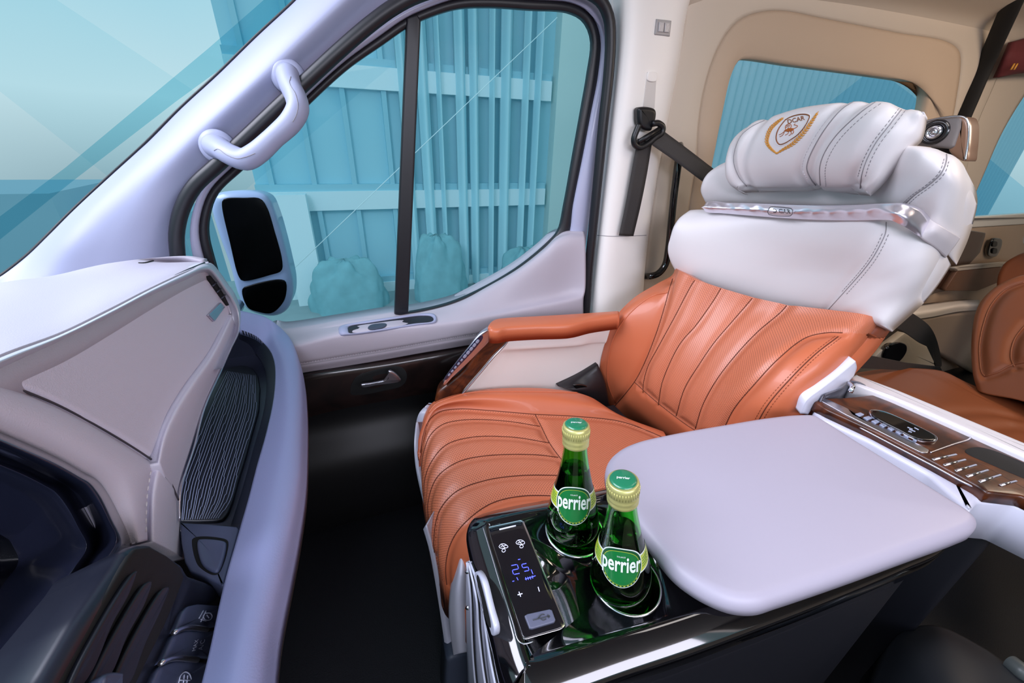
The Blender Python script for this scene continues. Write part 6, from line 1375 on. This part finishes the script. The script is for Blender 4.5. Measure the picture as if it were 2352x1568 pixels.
# ================================================================== rear seats
for i, (dx, lab) in enumerate(((0, 'tan leather rear seat nearest the wood console'), (1, 'tan leather rear seat further back, partly cut by the right edge'))):
    if i == 0:
        rs = thing('cabin_seat', (1.5, .6, 0), lab, 'seat', 'tan rear seats')
        R = [rm([(1950, 858, 'Z', .45), (2041, 846, 'Z', .45), (2100, 845, 'Z', .45), (2165, 852, 'Z', .45), (2200, 868, 'Z', .45), (2230, 890, 'Z', .45)]),
             rm([(1962, 866, 'Z', .45), (2060, 862, 'Z', .45), (2140, 868, 'Z', .45), (2200, 888, 'Z', .45), (2250, 908, 'Z', .45), (2352, 920, 'Z', .45)]),
             rm([(1990, 880, 'Z', .45), (2080, 895, 'Z', .45), (2180, 918, 'Z', .45), (2280, 945, 'Z', .45), (2400, 975, 'Z', .45), (2520, 1000, 'Z', .45)]),
             rm([(2030, 895, 'Z', .45), (2120, 930, 'Z', .45), (2230, 975, 'Z', .45), (2352, 1020, 'Z', .45), (2480, 1060, 'Z', .45), (2600, 1100, 'Z', .45)]),
             rm([(2050, 925, 'Z', .45), (2150, 965, 'Z', .45), (2260, 1010, 'Z', .45), (2360, 1060, 'Z', .45), (2500, 1120, 'Z', .45), (2650, 1190, 'Z', .45)])]
        fold = [[(2060, 905), (2110, 915), (2150, 935), (2190, 965)], [(2150, 950), (2200, 945), (2270, 945), (2330, 955)], [(2240, 990), (2290, 980), (2330, 978)]]
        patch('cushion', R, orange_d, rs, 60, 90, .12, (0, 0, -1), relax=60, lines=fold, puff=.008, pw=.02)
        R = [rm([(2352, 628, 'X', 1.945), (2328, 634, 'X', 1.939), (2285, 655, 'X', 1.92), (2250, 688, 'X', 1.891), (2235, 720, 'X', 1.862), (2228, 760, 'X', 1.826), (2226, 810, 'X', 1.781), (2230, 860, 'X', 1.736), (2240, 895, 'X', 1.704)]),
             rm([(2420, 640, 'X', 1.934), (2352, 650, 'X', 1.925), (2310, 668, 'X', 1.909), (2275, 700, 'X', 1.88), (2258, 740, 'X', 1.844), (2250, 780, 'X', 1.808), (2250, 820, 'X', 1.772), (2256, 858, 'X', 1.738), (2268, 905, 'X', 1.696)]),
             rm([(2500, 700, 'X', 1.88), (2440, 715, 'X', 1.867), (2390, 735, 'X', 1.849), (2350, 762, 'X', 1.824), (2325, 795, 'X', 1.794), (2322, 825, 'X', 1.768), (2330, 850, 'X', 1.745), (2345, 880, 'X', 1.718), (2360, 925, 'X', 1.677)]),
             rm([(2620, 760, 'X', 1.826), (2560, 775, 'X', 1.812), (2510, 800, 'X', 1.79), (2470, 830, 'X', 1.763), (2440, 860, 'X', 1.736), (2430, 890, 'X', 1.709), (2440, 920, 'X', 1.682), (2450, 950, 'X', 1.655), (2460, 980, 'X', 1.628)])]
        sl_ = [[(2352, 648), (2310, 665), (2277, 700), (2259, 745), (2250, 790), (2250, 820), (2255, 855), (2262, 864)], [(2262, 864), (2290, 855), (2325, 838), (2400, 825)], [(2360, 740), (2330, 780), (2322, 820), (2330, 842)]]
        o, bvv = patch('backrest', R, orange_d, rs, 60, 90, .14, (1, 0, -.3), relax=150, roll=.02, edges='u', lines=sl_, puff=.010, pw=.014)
        for l in sl_: 
            L = cast(bvv, l, .0003)
            if len(L) > 2: tube('piping', L, .0022, orange_d, rs, n=6)
        mb = MB(); mb.box((2.0, .35, .15), (.3, .3, .29)); mb.build('pedestal', mat('pedestal_dark', (26, 27, 32), .5), rs, smooth=False)
        # cream hip shell with the belt mouth
        sh_ = [(2008, 822), (2020, 808), (2078, 764), (2150, 808), (2160, 818), (2160, 844), (2100, 836), (2020, 830)]
        outline_slab('hip_shell', ry([(x, y, .80) for x, y in sh_]), mat('hip_beige', (206, 192, 172), .45), rs, nrm=(-.3, -1, .2), thick=.03, bev=.004, n=80, closed_smooth=False)
        outline_slab('belt_mouth', ry([(x, y, .79) for x, y in ((2030, 825), (2030, 812), (2038, 797), (2055, 788), (2075, 787), (2085, 795), (2082, 812), (2068, 830), (2045, 834))]), black_g, rs, nrm=(-.3, -1, .2), thick=.02, bev=.006, n=60, dome=-.004)
        R = [rm([(2060, 712, 'Y', .88), (2140, 700, 'Y', .88), (2200, 692, 'Y', .88), (2250, 688, 'Y', .88)]), rm([(2080, 722, 'Y', .84), (2140, 714, 'Y', .84), (2200, 702, 'Y', .84), (2250, 700, 'Y', .84)]), rm([(2085, 735, 'Y', .84), (2140, 728, 'Y', .84), (2200, 716, 'Y', .84), (2250, 712, 'Y', .84)])]
        patch('armrest', R, mat('rear_armrest', (246, 234, 222), .45), rs, 20, 30, .04, (0, 1, -.3))
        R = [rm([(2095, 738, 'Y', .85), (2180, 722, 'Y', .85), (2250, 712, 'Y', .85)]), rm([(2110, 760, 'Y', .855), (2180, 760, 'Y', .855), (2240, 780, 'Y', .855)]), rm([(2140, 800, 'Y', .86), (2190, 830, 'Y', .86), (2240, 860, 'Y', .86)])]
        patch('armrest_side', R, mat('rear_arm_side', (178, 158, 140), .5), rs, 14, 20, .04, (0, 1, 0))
    else:
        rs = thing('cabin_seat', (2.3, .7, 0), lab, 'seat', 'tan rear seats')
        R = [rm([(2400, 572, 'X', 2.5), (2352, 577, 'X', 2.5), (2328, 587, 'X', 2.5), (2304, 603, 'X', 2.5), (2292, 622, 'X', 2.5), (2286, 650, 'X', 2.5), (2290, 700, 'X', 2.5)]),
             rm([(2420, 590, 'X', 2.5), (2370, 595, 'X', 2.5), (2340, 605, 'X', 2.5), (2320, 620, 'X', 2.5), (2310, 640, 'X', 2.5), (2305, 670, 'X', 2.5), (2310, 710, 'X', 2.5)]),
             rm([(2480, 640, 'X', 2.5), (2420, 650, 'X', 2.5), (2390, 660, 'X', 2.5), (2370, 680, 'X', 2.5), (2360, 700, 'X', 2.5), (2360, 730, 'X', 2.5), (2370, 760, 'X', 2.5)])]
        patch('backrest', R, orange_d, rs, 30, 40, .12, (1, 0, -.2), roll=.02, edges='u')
        outline_slab('headrest', rm([(x, y, 'X', 2.45) for x, y in ((2346, 562), (2345, 548), (2352, 536), (2390, 520), (2440, 530), (2440, 580), (2380, 578))]), cream_l, rs, nrm=(-1, 0, 0), thick=.08, bev=.02, n=60)
        mb = MB(); mb.box((2.75, .5, .25), (.2, .3, .48)); mb.build('pedestal', mat('pedestal_dark', (26, 27, 32), .5), rs, smooth=False)
# dark belt sweep beside the rear seat
R = [ry([(2025, 745, .60), (2060, 770, .62), (2105, 800, .64), (2155, 850, .66)]), ry([(2050, 715, .60), (2090, 718, .62), (2130, 745, .64), (2160, 815, .66)])]
bsw = [(2040, 735), (2060, 712), (2080, 712), (2110, 728), (2138, 752), (2155, 790), (2162, 843), (2150, 842), (2142, 806), (2110, 786), (2079, 764)]
o = outline_slab('belt_web_loop', ry([(x, y, .70) for x, y in bsw]), webbing, None, nrm=(-.3, -1, 0), thick=.004, bev=.001, n=90); tag(o, 'black belt web arching down beside the rear cushion behind the big seat', 'seat belt')
o = outline_slab('belt_web_flat', ry([(x, y, .60) for x, y in ((1968, 812), (2010, 818), (2080, 832), (2160, 842), (2165, 852), (2080, 850), (1980, 846), (1962, 835))]), webbing, None, nrm=(-.2, -1, .4), thick=.004, bev=.001, n=70, closed_smooth=False); tag(o, 'black belt web lying along the far edge of the rear cushion', 'seat belt')

# ================================================================== dark driver seat corner, lower right
R = [rm([(1960, 1700, 'Z', .30), (2010, 1560, 'Z', .33), (2065, 1456, 'Z', .36), (2150, 1436, 'Z', .38), (2240, 1476, 'Z', .38), (2330, 1536, 'Z', .37), (2450, 1640, 'Z', .35)]),
     rm([(2000, 1720, 'Z', .34), (2050, 1600, 'Z', .37), (2100, 1500, 'Z', .40), (2170, 1485, 'Z', .41), (2250, 1525, 'Z', .41), (2330, 1585, 'Z', .40), (2450, 1680, 'Z', .38)]),
     rm([(2050, 1800, 'Z', .36), (2100, 1700, 'Z', .39), (2150, 1620, 'Z', .42), (2200, 1620, 'Z', .43), (2270, 1660, 'Z', .43), (2340, 1720, 'Z', .42), (2450, 1800, 'Z', .40)])]
dr = thing('driver_seat', (.9, -.1, 0), 'dark grey corner of the driver seat base at the bottom right', 'seat')
patch('seat_shell', R, mat('driver_seat_grey', (30, 34, 40), .5), dr, 30, 60, .12, (0, 0, -1))
lathe('seat_knob', [(0, .014), (.010, .012), (.013, .004), (.013, -.01)], mat('knob_grey', (70, 76, 76), .4), dr, ax=(-.3, -1, .3), base=P(2340, 1536, 'Z', .385), n=24)
mb = MB(); mb.box((.62, -.32, .14), (.5, .4, .26)); mb.build('seat_base', black_m, dr, smooth=False)
# low dark box between the seats, behind the console
mb = MB(); mb.box((1.25, -.12, .15), (.5, .1, .28)); o = mb.build('floor_box', mat('box_dark', (20, 21, 26), .6), smooth=False); tag(o, 'dark low box on the floor right of the console', 'box')
